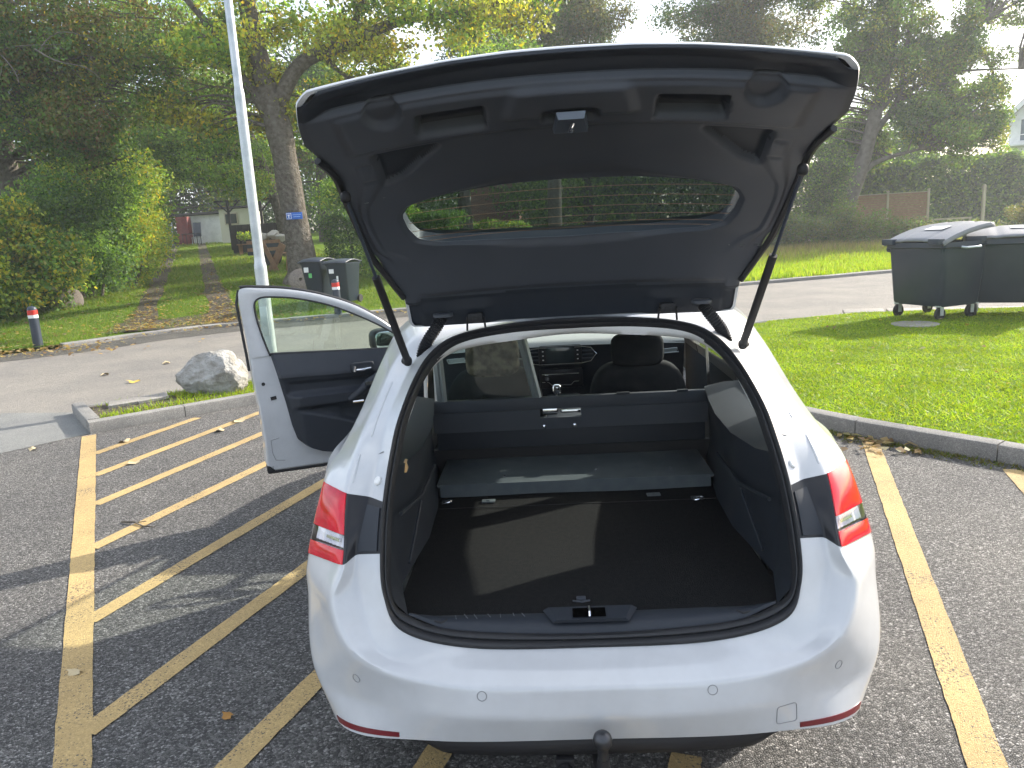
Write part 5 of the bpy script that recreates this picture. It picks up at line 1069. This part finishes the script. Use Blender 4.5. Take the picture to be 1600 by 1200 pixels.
MB().add([(-.05, .200, .6415), (.042, .200, .6415), (.042, .156, .6375), (-.05, .156, .6375)], [(0, 1, 2, 3)]).build('latch_slot_shade', mat('slot_shade_black', (.002, .002, .002), .9, spec=0), car)  # flat black sheet painted as the shade inside the latch slot
MB().tube([(-.003, .198, .642), (-.003, .190, .650), (-.003, .165, .648), (-.003, .157, .638)], .0035, 8).build('striker', MT['chrome'], car)
for k in range(8):
    x = -.42+k*.033+rnd.uniform(-.006, .006); y0_ = .196+rnd.uniform(-.006, .006); MB().box((x, y0_, .6285-.002*(k == 0)), (.0018, .026+rnd.uniform(-.008, .008), .0012), rot=Matrix.Rotation(rnd.uniform(.1, .45), 3, 'Z') @ Matrix.Rotation(-.05, 3, 'X')).build('scratch', mat('scratch_grey', (.16, .17, .18), .7) if k == 0 else bpy.data.materials['scratch_grey'], sill)
for side in (-1, 1): MB().tube([(side*.47, .20, .630), (side*.455, .178, .630), (side*.42, .168, .628), (side*.405, .180, .630)], .0028, 6).build('moulded_line', MT['black'], sill)

# ------------------------------------------------------------------ cabin
def pillow(c, d, e=3.2, n=18, bend=0):
    P = []
    for i in range(n+1):
        ph = -pi/2+pi*i/n; row = []
        for j in range(2*n):
            th = 2*pi*j/(2*n); f = lambda v: np.sign(v)*abs(v)**(2/e); x, y, z = f(cos(ph))*f(cos(th)), f(cos(ph))*f(sin(th)), f(sin(ph))
            row.append((c[0]+x*d[0]/2*(1-bend*max(0, z)), c[1]+y*d[1]/2, c[2]+z*d[2]/2))
        P.append(row)
    return MB().grid(P, cv=True)
tan_ = mat('mottled_cover', (.26, .20, .15), .6, bump=(45, 1.0, .012), vary=(22, (.07, .055, .042), .40, .62))
for x, hm in ((.367, MT['fabric']), (-.37, tan_)):
    st = empty('seat', (x, 2.05, 0), 0, car)
    pillow((0, 0, 1.07), (.265 if x > 0 else .275, .12, .17 if x > 0 else .23), 4).build('headrest', hm, st)
    pillow((0, .02, .70), (.54, .17, .62), 4.5, 22, .16).build('backrest', MT['fabric'], st)
    pillow((0, .30, .42), (.54, .55, .2), 4).build('cushion', MT['fabric'], st)
    for s in (-.085, .085): MB().tube([(s, 0, .95), (s, 0, 1.03)], .0055, 8).build('headrest_rod', MT['chrome'], st)
ds = empty('dashboard', (0, 2.95, 0), 0, car)
MB().grid([[(x, -.02+y, 1.005-.03*abs(x)**2+z) for x in np.linspace(-.76, .76, 25)] for y, z in ((-.03, -.03), (-.01, -.005), (.03, .004), (.2, .01), (.45, -.01), (.62, -.04))]).build('dash_top', MT['dashtop'], ds, smooth=60)
MB().grid([[(x, y-.03*x*x, z-.02*abs(x)) for x in np.linspace(-.76, .76, 25)] for y, z in ((-.03, .985), (.0, .90), (.03, .75), (.10, .55))]).build('dash_front', MT['plastic_dk'], ds, smooth=60)
MB().box((-.01, -.035, .918), (.27, .03, .13), bev=.012).build('screen_bezel', MT['gloss_black'], ds)
MB().box((-.01, -.052, .918), (.175, .006, .098), bev=.002).build('screen', MT['screen'], ds)
for s in (-1, 1):
    for k in range(3): MB().box((-.01+s*.108, -.052, .945-.027*k), (.010, .003, .006)).build('button', MT['liner'], ds)
    vt = empty('air_vent', (0, 0, 0), 0, ds)
    hexa = [(.135, .965), (.19, .958), (.225, .918), (.19, .872), (.135, .862)]
    MB().tube([(-.01+s*a, -.05, b) for a, b in hexa], .004, 6).build('chrome_rim', MT['chrome'], vt)
    for k in range(3): MB().box((-.01+s*.168, -.046, .94-.024*k), (.07, .012, .006)).build('vent_slat', MT['plastic'], vt)
MB().tube([(-.145, -.05, .967), (.125, -.05, .963)], .003, 6).tube([(-.145, -.05, .862), (.125, -.05, .862)], .003, 6).build('chrome_strip', MT['chrome'], ds)
MB().box((-.01, -.035, .77), (.27, .04, .12), bev=.01).build('radio', MT['gloss_black'], ds)
MB().tube([(-.13, -.06, .80), (.10, -.06, .80)], .004, 6).tube([(-.13, -.06, .75), (-.09, -.06, .75), (-.07, -.06, .73), (.05, -.06, .73), (.07, -.06, .75), (.10, -.06, .75)], .003, 6).lathe([(.014, -.075), (.014, -.05)], (-.10, 0, .775), 'Y', 14).build('radio_trim', MT['chrome'], ds)
for x in (-.66, .66): MB().tube([(x-.06, -.06, .925), (x+.05, -.06, .93), (x+.06, -.06, .905), (x-.05, -.06, .90), (x-.06, -.06, .925)], .004, 6).box((x, -.045, .915), (.1, .02, .02)).build('side_vent', MT['alu'], ds)
rg = [(-.37+.17*cos(a), -.32+.05*sin(a), .93+.16*sin(a)) for a in np.linspace(0, 2*pi, 30)]
sw = MB().tube(rg, .014, 8, cap=False).box((-.37, -.32, .93), (.30, .03, .05), bev=.01).tube([(-.37, -.3, .93), (-.37, .0, .85)], .03, 8).build('steering_wheel', MT['plastic_dk'], ds)
MB().box((0, 2.45, .56), (.22, 1.0, .22), bev=.03).build('centre_console', MT['plastic_dk'], car)
MB().tube([(-.045, 2.5, .66), (-.045, 2.5, .765)], .008, 8).build('gear_stick', MT['chrome'], car)
pillow((-.045, 2.5, .79), (.055, .05, .055), 3, 10).build('gear_knob', MT['chrome'], car)
MB().box((0, 2.6, .28), (1.6, 2.0, .04)).box((0, 1.66, .50), (1.35, .03, .40)).build('cabin_floor', MT['black'], car)
for s, xx in ((1, .70), (-1, .70)):
    MB().grid([[(s*(xx+.05*f), 2.07+.02*f, 1.32-.9*f), (s*(xx+.03+.05*f), 2.15, 1.32-.9*f)] for f in np.linspace(0, 1, 6)]).build('b_pillar_trim', MT['liner'] if s < 0 else MT['plastic_dk'], car)
MB().tube([(-.655, 2.06, 1.27), (-.66, 2.05, 1.0), (-.67, 2.05, .7)], .02, 4).build('seat_belt', MT['whitestripe'], car)
MB().grid([[(.80, y, z) for z in np.linspace(.35, .93, 6)] for y in np.linspace(1.75, 3.1, 6)]).build('door_lining', MT['plastic_dk'], car)

# ------------------------------------------------------------------ open front door (local x along the door, +y faces the camera)
dr = empty('open_front_door', (-.90, 3.20, 0), atan2(-.46, -.888), car)
def prism(poly, y0, y1):
    n = len(poly); mb = MB(); mb.add([(a, y0, b) for a, b in poly]+[(a, y1, b) for a, b in poly], [tuple(range(n)), tuple(range(n, 2*n))[::-1]]+[(i, n+i, n+(i+1) % n, (i+1) % n) for i in range(n)]); return mb
low = [(.0, .33), (.2, .30), (.749, .292), (1.06, .302), (1.092, .34), (1.087, .5), (1.091, .665), (1.111, .909), (1.115, 1.045), (.02, .955)]
prism(low, -.13, 0).build('door_shell', MT['paint'], dr, smooth=30, bevel=.012)
fo = catmull([(.02, .99), (.10, 1.055), (.205, 1.12), (.305, 1.201), (.462, 1.298), (.655, 1.375), (.844, 1.423), (1.0, 1.443), (1.115, 1.447), (1.136, 1.38), (1.128, 1.25), (1.12, 1.146), (1.114, 1.03)], 5)
fi_ = catmull([(.07, .965), (.12, 1.02), (.21, 1.085), (.331, 1.165), (.497, 1.255), (.643, 1.318), (.811, 1.365), (.95, 1.385), (1.02, 1.382), (1.050, 1.345), (1.045, 1.25), (1.025, 1.15), (.995, 1.03)], 5)
rows = []
for (f, y) in ((0, -.045), (0, .0), (.25, .008), (.7, .006), (1, .0), (1, -.045)):
    q = fo*(1-f)+fi_*f; rows.append([(a, y, b) for a, b in q])
rows.append(rows[0]); MB().grid(rows).build('window_frame', MT['paint'], dr, smooth=40)
MB().tube([(a+.006, -.01, b+.008) for a, b in fo[5:41]], .010, 6).tube([(a+.008, -.012, b) for a, b in [(1.122, 1.44), (1.142, 1.36), (1.132, 1.2), (1.122, 1.05), (1.118, .95)]], .009, 6).build('weather_seal', MT['rubber'], dr)
MB().tube([(a, .004, b) for a, b in fi_], .006, 6).build('glass_seal', MT['rubber'], dr)
MB().tube([(.05, -.03, .293), (.749, -.02, .283), (1.085, -.02, .295)], .012, 6).box((1.07, -.03, .315), (.045, .06, .05), bev=.006).build('bottom_seal', MT['rubber'], dr)
gp = [tuple(q) for q in fi_]+[(.5, .985)]
prism(gp, -.030, -.026).build('door_glass', MT['glass'], dr, smooth=0)
def smax(z): return interp(z, [(.376, .70), (.39, .76), (.422, .829), (.483, .89), (.579, .915), (.731, .937), (.914, .97), (1.03, .995)])
def htrim(s, z):
    h = .022+.012*sstep(.86, .90, z)
    h += .035*float(sstep(.66, .70, z)*(1-sstep(.755, .775, z)))*float(sstep(.93, .85, s))      # arm rest
    h -= .018*float(sstep(.775, .79, z)*(1-sstep(.84, .86, z)))*float(sstep(.93, .89, s))       # upper inset
    pk = .535+.30*max(0, s-.50)**.8; h += .030*float(sstep(pk+.02, pk-.012, z))*float(sstep(.93, .84, s))      # map pocket
    h -= .018*float(sstep(pk, pk+.03, z)*(1-sstep(.64, .665, z)))*float(sstep(.62, .58, s))
    return h
for nm, za, zb, m_ in (('door_lower_trim', .376, .885, MT['plastic_dk']), ('door_upper_trim', .885, 1.03, MT['plastic'])):
    rows = []
    for z in np.linspace(za, zb, 60 if za < .5 else 12):
        sm_ = smax(z); zz = z-(0 if z < .6 else (z-.6)*.16*(1-min(1, 1))); row = [(sm_, -.004, zz)]
        for s in np.linspace(sm_-.002, .04, 70): row.append((s, htrim(s, z)*float(sstep(sm_, sm_-.012, s)), zz-.066*(1-s)*float(sstep(.6, 1.03, z))+.010*float(sstep(.8, 1.03, z))))
        rows.append(row)
    MB().grid(rows).build(nm, m_, dr, smooth=60)
MB().tube([(.998, .012, 1.042), (.55, .012, 1.010), (.05, .012, .978)], .009, 6).build('belt_seal', MT['rubber'], dr)
hd_ = empty('door_handle', (0, 0, 0), 0, dr)
pillow((.445, .048, .895), (.155, .02, .070), 5, 10).build('handle_recess', MT['plastic_dk'], hd_)
MB().tube([(.395, .062, .888), (.46, .070, .884), (.50, .066, .886)], [.008, .010, .008], 8).tube([(.500, .062, .876), (.494, .068, .912)], [.014, .010], 8).build('lever', MT['chrome'], hd_)
MB().tube([(.545, .06, .70), (.50, .085, .735), (.42, .09, .80), (.36, .08, .83)], [.024, .028, .030, .028], 10).build('grab_handle', MT['plastic_dk'], dr)
MB().tube([(.535, .085, .688), (.47, .098, .690)], .008, 6).box((.43, .115, .80), (.05, .01, .02)).build('chrome_accent', MT['chrome'], dr)
MB().lathe([(.011, .0), (.011, .003), (0, .003)], (1.055, 0, .86), 'Y', 14, cap=False).box((1.005, .002, .765), (.035, .004, .022), rot=Matrix.Rotation(.12, 3, 'Y')).build('lock_opening', MT['black'], dr)
loop = [(.98, .36), (1.035, .37), (1.05, .42), (1.05, .50), (1.00, .51)]
MB().tube([(a, .0005, b) for a, b in loop], .002, 5).build('pressed_line', groove, dr)
mr = empty('door_mirror', (.23, -.17, 1.03), .12, dr)
pillow((0, 0, 0), (.20, .12, .15), 3.4, 14).build('housing', MT['gloss_black'], mr)
P = pillow((0, .056, 0), (.165, .02, .118), 4, 12).build('mirror_glass', mat('mirror', (.5, .55, .55), .03, metal=1), mr)
MB().tube([(-.06, .02, -.05), (-.08, .09, -.065)], .025, 8).build('foot', MT['gloss_black'], mr)

# ------------------------------------------------------------------ raised tailgate
PT = np.array([(.845, 1.385), (.81, 1.455), (.70, 1.636), (.64, 1.706), (.50, 1.831), (.38, 1.902), (.25, 1.968), (.13, 2.025), (.085, 2.055), (.06, 2.094)])
def tprof(t):
    n = len(PT)-1
    if t < 0: return PT[0]+(PT[1]-PT[0])*t
    if t >= n: return PT[n]+(PT[n]-PT[n-1])*(t-n)
    i = int(t); f = t-i; g_ = lambda k: PT[k] if 0 <= k <= n else (2*PT[0]-PT[1] if k < 0 else 2*PT[n]-PT[n-1])
    a, b, c, d = g_(i-1), g_(i), g_(i+1), g_(i+2)
    return .5*((2*b)+(c-a)*f+(2*a-5*b+4*c-d)*f*f+(3*b-a-3*c+d)*f**3)
def TS(x, t, h=0):
    P_ = tprof(t); T = tprof(t+.05)-tprof(t-.05); T = T/np.linalg.norm(T); N_ = np.array([-T[1], T[0]])
    if N_[0]*-.5+N_[1]*-.85 < 0: N_ = -N_
    k = (.035+.05*min(max(t/9, 0), 1.2))*(abs(x)/.64)**2.2; Q = P_+N_*(k+h); return (x, Q[0], Q[1])
OUT = [(0, .0), (.3, .04), (.50, .12), (.548, .20), (.556, .5), (.556, 1.3), (.598, 1.75), (.626, 2.7), (.640, 4.2), (.632, 5.4), (.652, 6.1), (.662, 6.45), (.644, 7.45), (.633, 8.05), (.606, 8.32), (.523, 8.45), (.43, 8.62), (.29, 8.86), (.145, 8.98), (0, 9.0)]
HOL = [(0, 2.28), (.22, 2.36), (.40, 2.56), (.470, 2.90), (.497, 3.25), (.505, 3.55), (.472, 3.76), (.355, 3.88), (.19, 3.95), (0, 3.97)]
CT = 3.15; NA = 340
def polar(half):
    pts = list(half)+[(-x, t) for x, t in half[-2:0:-1]]; dense = []
    n = len(pts)
    for i in range(n):
        a, b = pts[i], pts[(i+1) % n]
        for f in np.arange(24)/24: dense.append((a[0]+(b[0]-a[0])*f, a[1]+(b[1]-a[1])*f))
    d = np.array(dense); 
    for _ in range(6): d = (np.roll(d, 1, 0)+2*d+np.roll(d, -1, 0))/4
    th = np.unwrap(np.arctan2((d[:, 1]-CT)*.115, d[:, 0])); r = np.hypot(d[:, 0], (d[:, 1]-CT)*.115); o = np.argsort(th)
    th, r = th[o], r[o]; th = np.r_[th-2*pi, th, th+2*pi]; r = np.r_[r, r, r]; return lambda a: np.interp(a, th, r)
pO, pH = polar(OUT), polar(HOL)
# angles crowded where the outline runs along the wide top and bottom edges
ang = np.linspace(-pi, pi, 4000); pts_ = np.stack([pO(ang)*np.cos(ang), pO(ang)*np.sin(ang)], 1); cl_ = np.r_[0, np.cumsum(np.linalg.norm(np.diff(pts_, axis=0), axis=1)+.0004)]
ANG = np.interp(np.linspace(0, cl_[-1], NA, endpoint=False), cl_, ang)
def xt(a, r): return r*cos(a), CT+r*sin(a)/.115
def ss(a, b, x):
    t = (x-a)/(b-a); t = 0. if t < 0 else (1. if t > 1 else t); return t*t*(3-2*t)
def box_m(x, t, x0, x1, t0, t1, ex=.010, et=.10): return float(ss(x0-ex, x0+ex, x)*(1-ss(x1-ex, x1+ex, x))*ss(t0-et, t0+et, t)*(1-ss(t1-et, t1+et, t)))
def tri_pocket(x, t):   # wedge shaped pocket below the grab recess
    lo = 5.6-(x-.34)*6.77 if x < .47 else 4.72-(x-.47)*3.4; return float(ss(lo-.05, lo+.12, t)*(1-ss(5.58, 5.72, t))*ss(.335, .36, x)*(1-ss(.508, .53, x)))
def relief(x, t, f):
    ax = abs(x); h = 0
    h -= .045*box_m(ax, t, .215, .385-.02*max(0, t-6.2), 6.05, 6.68, .008, .07)
    h -= .024*tri_pocket(ax, t)
    h += .011*float(ss(.19-.03*(t-6), .15-.03*(t-6), ax))*float(ss(6.15, 6.35, t)*(1-ss(7.05, 7.2, t)))
    h -= .020*float(ss(.075, .06, ax))*float(ss(6.0, 6.1, t)*(1-ss(6.35, 6.5, t)))
    h -= .022*float(ss(.052, .036, math.hypot(ax-.455, (t-6.95)*.1)))
    h += .009*float(ss(5.78, 5.92, t)*(1-ss(7.0, 7.15, t)))*float(ss(.585, .55, ax))
    h -= .022*float(ss(7.20, 7.36, t))*(1-ss(.86, .985, f))                          # outer lip sits back
    h -= .012*float(ss(1.12, 1.2, t)*(1-ss(1.28, 1.36, t)))*float(ss(.52, .5, ax))
    h -= .014*float(1-ss(1.12, 1.22, t))
    h += .016*float((1-ss(.8, 1.15, t)))*float(ss(.20, .24, ax)*(1-ss(.50, .53, ax)))*0+.012*float(ss(.24, .30, ax)*(1-ss(.5, .53, ax)))*float(1-ss(.9, 1.2, t))
    h -= .012*(1-ss(0, .12, f))                                                     # bevel towards the glass
    h += .006*float(ss(.68, .76, f)*(1-ss(.82, .90, f)))*float(1-ss(5.2, 5.8, t))*float(ss(1.6, 2.2, t))
    h -= .006*float(ss(.97, 1.0, f))
    for sx in (1,):
        e = box_m(ax, t, .532, .570, 4.85, 5.45, .002, .03)-box_m(ax, t, .535, .567, 4.92, 5.38, .002, .03); h -= .004*e
    return h
tg = empty('tailgate', (0, 0, 0), 0, car)
def wout(t):
    lo, hi = 0., 1.
    p_ = np.array(OUT[3:15]); return float(np.interp(t, p_[:, 1], p_[:, 0]))
def ffrac(x, t):
    a = atan2((t-CT)*.115, x); r = math.hypot(x, (t-CT)*.115); return float((r-pH(a))/(pO(a)-pH(a)))
def is_dark(x, t):
    ax = abs(x); return t > 7.28 or t < 1.22 or (box_m(ax, t, .22, .38, 6.08, 6.66, .002, .02) > .5) or tri_pocket(ax, t) > .6  # lip and strip are dark plastic; recesses and pockets darkened as painted shade
TCUT = 4.15; TLOW = 1.95; NF = 64; rows = []; mi_ = []
rows.append([TS(*xt(a, pH(a)), -.050) for a in ANG])
for k in range(NF+1):
    f = k/NF; rows.append([TS(*xt(a, pH(a)*(1-f)+pO(a)*f), relief(*xt(a, pH(a)*(1-f)+pO(a)*f), f)) for a in ANG])
P_ = np.array(rows); nr_, na_ = P_.shape[:2]; fs = []
for k in range(nr_-1):
    for j in range(na_):
        f = max(0, (k-.5)/NF); a = ANG[j]; x, t = xt(a, pH(a)*(1-f)+pO(a)*f)
        if t > TCUT+.06 or t < TLOW-.06: continue
        fs.append((k*na_+j, (k+1)*na_+j, (k+1)*na_+(j+1) % na_, k*na_+(j+1) % na_)); mi_.append(1 if is_dark(x, t) else 0)
mb = MB(); mb.add(P_.reshape(-1, 3), fs); mb.m = mi_
topx = np.array([(x, t) for x, t in OUT[12:]])[::-1]
def ttop(x): return float(np.interp(abs(x), topx[:, 0], topx[:, 1]))
NU, NV = 220, 110; rows = []; xtg = []
for v in np.linspace(0, 1, NV+1):
    row = []; rx_ = []
    for u in np.linspace(-1, 1, NU+1):
        T_ = ttop(u*.640); tv = TCUT+(8.0-TCUT)*min(v/.85, 1)+(T_-8.0)*max(0, (v-.85)/.15)
        x = u*wout(min(tv, 8.32)) if tv < 8.0 else u*(.634+(.634-.634)*0)
        if tv >= 8.0: x = u*(.634*(1-(v-.85)/.15)+.612*(v-.85)/.15)
        f = ffrac(x, tv); row.append(TS(x, tv, relief(x, tv, min(f, 1))+.0004)); rx_.append((x, tv))
    rows.append(row); xtg.append(rx_)
b0 = len(mb.f); mb.grid(rows)
mb.m[b0:] = [1 if is_dark(*xtg[i][j]) else 0 for i in range(NV) for j in range(NU)]
botx = np.array(OUT[:4]); rows = []; xtg = []; NV2 = 50
for v in np.linspace(0, 1, NV2+1):
    row = []; rx_ = []
    for u in np.linspace(-1, 1, NU+1):
        tb_ = float(np.interp(abs(u)*.55, botx[:, 0], botx[:, 1])); tv = tb_+(TLOW-tb_)*v
        x = u*float(np.interp(tv, [0, .2, .5, 1.3, 1.75, 2.7], [.545, .55, .556, .556, .598, .626]))
        row.append(TS(x, tv, relief(x, tv, min(max(ffrac(x, tv), 0), 1))+.0004)); rx_.append((x, tv))
    rows.append(row); xtg.append(rx_)
b0 = len(mb.f); mb.grid(rows)
mb.m[b0:] = [1 if is_dark(*xtg[i][j]) else 0 for i in range(NV2) for j in range(NU)]
mb.build('inner_trim', [MT['plastic'], MT['plastic_dk']], tg, smooth=50)
# outer skin, visible as the white rim
rows = []
for (k, h) in ((.985, -.008), (1.0005, -.0075), (1.004, -.012), (1.003, -.020), (.985, -.034)):
    rows.append([TS(*xt(a, pO(a)*k), h) for a in ANG])
for f in np.linspace(.92, 0, 8): rows.append([TS(*xt(a, pH(a)*1.06*(1-f)+pO(a)*.985*f), -.034-.04*(1-f)/.6 if f > .4 else -.074) for a in ANG])
MB().grid(rows, cv=True).build('outer_skin', MT['paint'], tg, smooth=50)
rows = [[TS(*xt(a, pH(a)*k), -.016) for a in ANG[::2]] for k in (.02, .3, .6, .85, 1.05)]
gl = MB().grid(rows, cv=True).build('rear_window', MT['tint'], tg, smooth=60)
for t in np.linspace(2.75, 3.75, 6):
    xm = .49-.10*max(0, 3.1-t); MB().tube([TS(x, t, -.014) for x in np.linspace(-xm, xm, 24)], .0007, 4).build('heating_wire', MT['wood'], gl)
# spoiler over the glass
sp = MB(); rows = []
for (t, h) in ((.6, -.080), (1.0, -.094), (1.5, -.106), (1.97, -.118), (2.0, -.116), (1.99, -.110), (1.5, -.094), (1.0, -.082), (.6, -.076)):
    rows.append([TS(x, t-.25*(abs(x)/.5)**2.5, h+.05*(abs(x)/.5)**2.2) for x in np.linspace(-.5, .5, 31)])
sp.grid(rows); sp.m = [0]*(3*30)+[0]*30+[1]*(4*30); sp.build('spoiler', [MT['paint'], MT['gloss_black']], tg, smooth=40)
# lock, grab recess shelf, fittings
lk = empty('lock', (0, 0, 0), 0, tg)
def at_t(x, t, h, dims, rot=0):
    c = TS(x, t, h); T = tprof(t+.05)-tprof(t-.05); an = atan2(T[1], T[0]); return c, Matrix.Rotation(an-pi, 3, 'X')
c, R_ = at_t(0, 6.25, .012, None)
MB().add([tuple(R_ @ Vector(v)+Vector(c)) for v in [(-.046, .040, -.012), (.046, .040, -.012), (.036, -.042, -.018), (-.036, -.042, -.018), (-.042, .034, -.030), (.042, .034, -.030), (.032, -.034, -.034), (-.032, -.034, -.034)]], [(0, 1, 2, 3), (4, 7, 6, 5), (0, 4, 5, 1), (1, 5, 6, 2), (2, 6, 7, 3), (3, 7, 4, 0)]).build('lock_plate', mat('lock_metal', (.12, .14, .18), .35, metal=.5), lk)
MB().tube([tuple(R_ @ Vector(v)+Vector(c)) for v in [(.004, .012, -.036), (-.004, -.004, -.046), (.004, -.03, -.040)]], .005, 8).build('catch', MT['chrome'], lk)
for s in (-1, 1): MB().lathe([(.010, 0), (.010, .01), (.006, .014), (0, .014)], tuple(np.array(TS(s*.085, 6.3, .004))), 'Z', 12, cap=False).build('screw', MT['black'], lk)
for s in (-1, 1):
    st = empty('gas_strut', (0, 0, 0), 0, car); b = np.array((s*.556, .715, 1.288)); e = np.array(TS(s*.622, 4.85, .030)); md = b+(e-b)*.56
    MB().tube([tuple(b), tuple(md)], .0125, 12).build('cylinder', MT['black'], st)
    MB().tube([tuple(md), tuple(e)], .0052, 8).build('rod', MT['binblack'], st)
    for q in (b, e): pillow(tuple(q), (.030, .030, .034), 2.4, 8).build('ball_joint', MT['black'], st)
    MB().tube([tuple(b+np.array((s*.015, .012, 0))), tuple(b)], .012, 10).build('ball_stud', MT['black'], st)
    hp = catmull([(s*.435, .76, 1.425), (s*.448, .752, 1.402), (s*.487, .762, 1.352), (s*.512, .765, 1.306), (s*.505, .74, 1.270)], 14)
    MB().tube([tuple(q) for q in hp], [.0215 if i % 2 else .0165 for i in range(len(hp))], 12).build('cable_hose', MT['rubber'], tg)
    MB().lathe([(.034, -.006), (.034, .004), (.024, .008)], (s*.432, .765, 1.432), 'Z', 18, cap=False).build('hose_flange', MT['plastic'], tg)
    hg = MB().box((s*.325, .80, 1.415), (.05, .04, .03), bev=.006).tube([(s*.325-.028, .79, 1.415), (s*.325-.032, .80, 1.37)], .004, 6).tube([(s*.325+.028, .79, 1.415), (s*.325+.032, .80, 1.37)], .004, 6).box((s*.325, .783, 1.408), (.022, .012, .016), bev=.003)
    hg.build('hinge', MT['black'], tg)
    hpz = [TS(s*x, t, .004) for x, t in ((.556, 1.35), (.60, 1.8), (.628, 2.8), (.640, 4.2), (.632, 5.3), (.65, 6.0))]
    MB().tube([tuple(q) for q in catmull(hpz, 6)], .010, 6).build('edge_seal', MT['rubber'], tg)

# ------------------------------------------------------------------ thin haze added to stand in for lens veil and lift the shadows
hz = bpy.data.materials.new('veil_haze'); hz.use_nodes = True; N = hz.node_tree.nodes; N.clear(); pv_ = N.new('ShaderNodeVolumePrincipled'); ou = N.new('ShaderNodeOutputMaterial')
pv_.inputs['Color'].default_value = (.93, .96, 1, 1); pv_.inputs['Density'].default_value = .0014; pv_.inputs['Anisotropy'].default_value = .35
hz.node_tree.links.new(pv_.outputs[0], ou.inputs['Volume'])
hb = MB().box((0, 15, 8.5), (150, 110, 20)).build('haze', hz, smooth=0); tag(hb, 'thin pale haze box added as a lens veil over the whole place', kind='stuff')
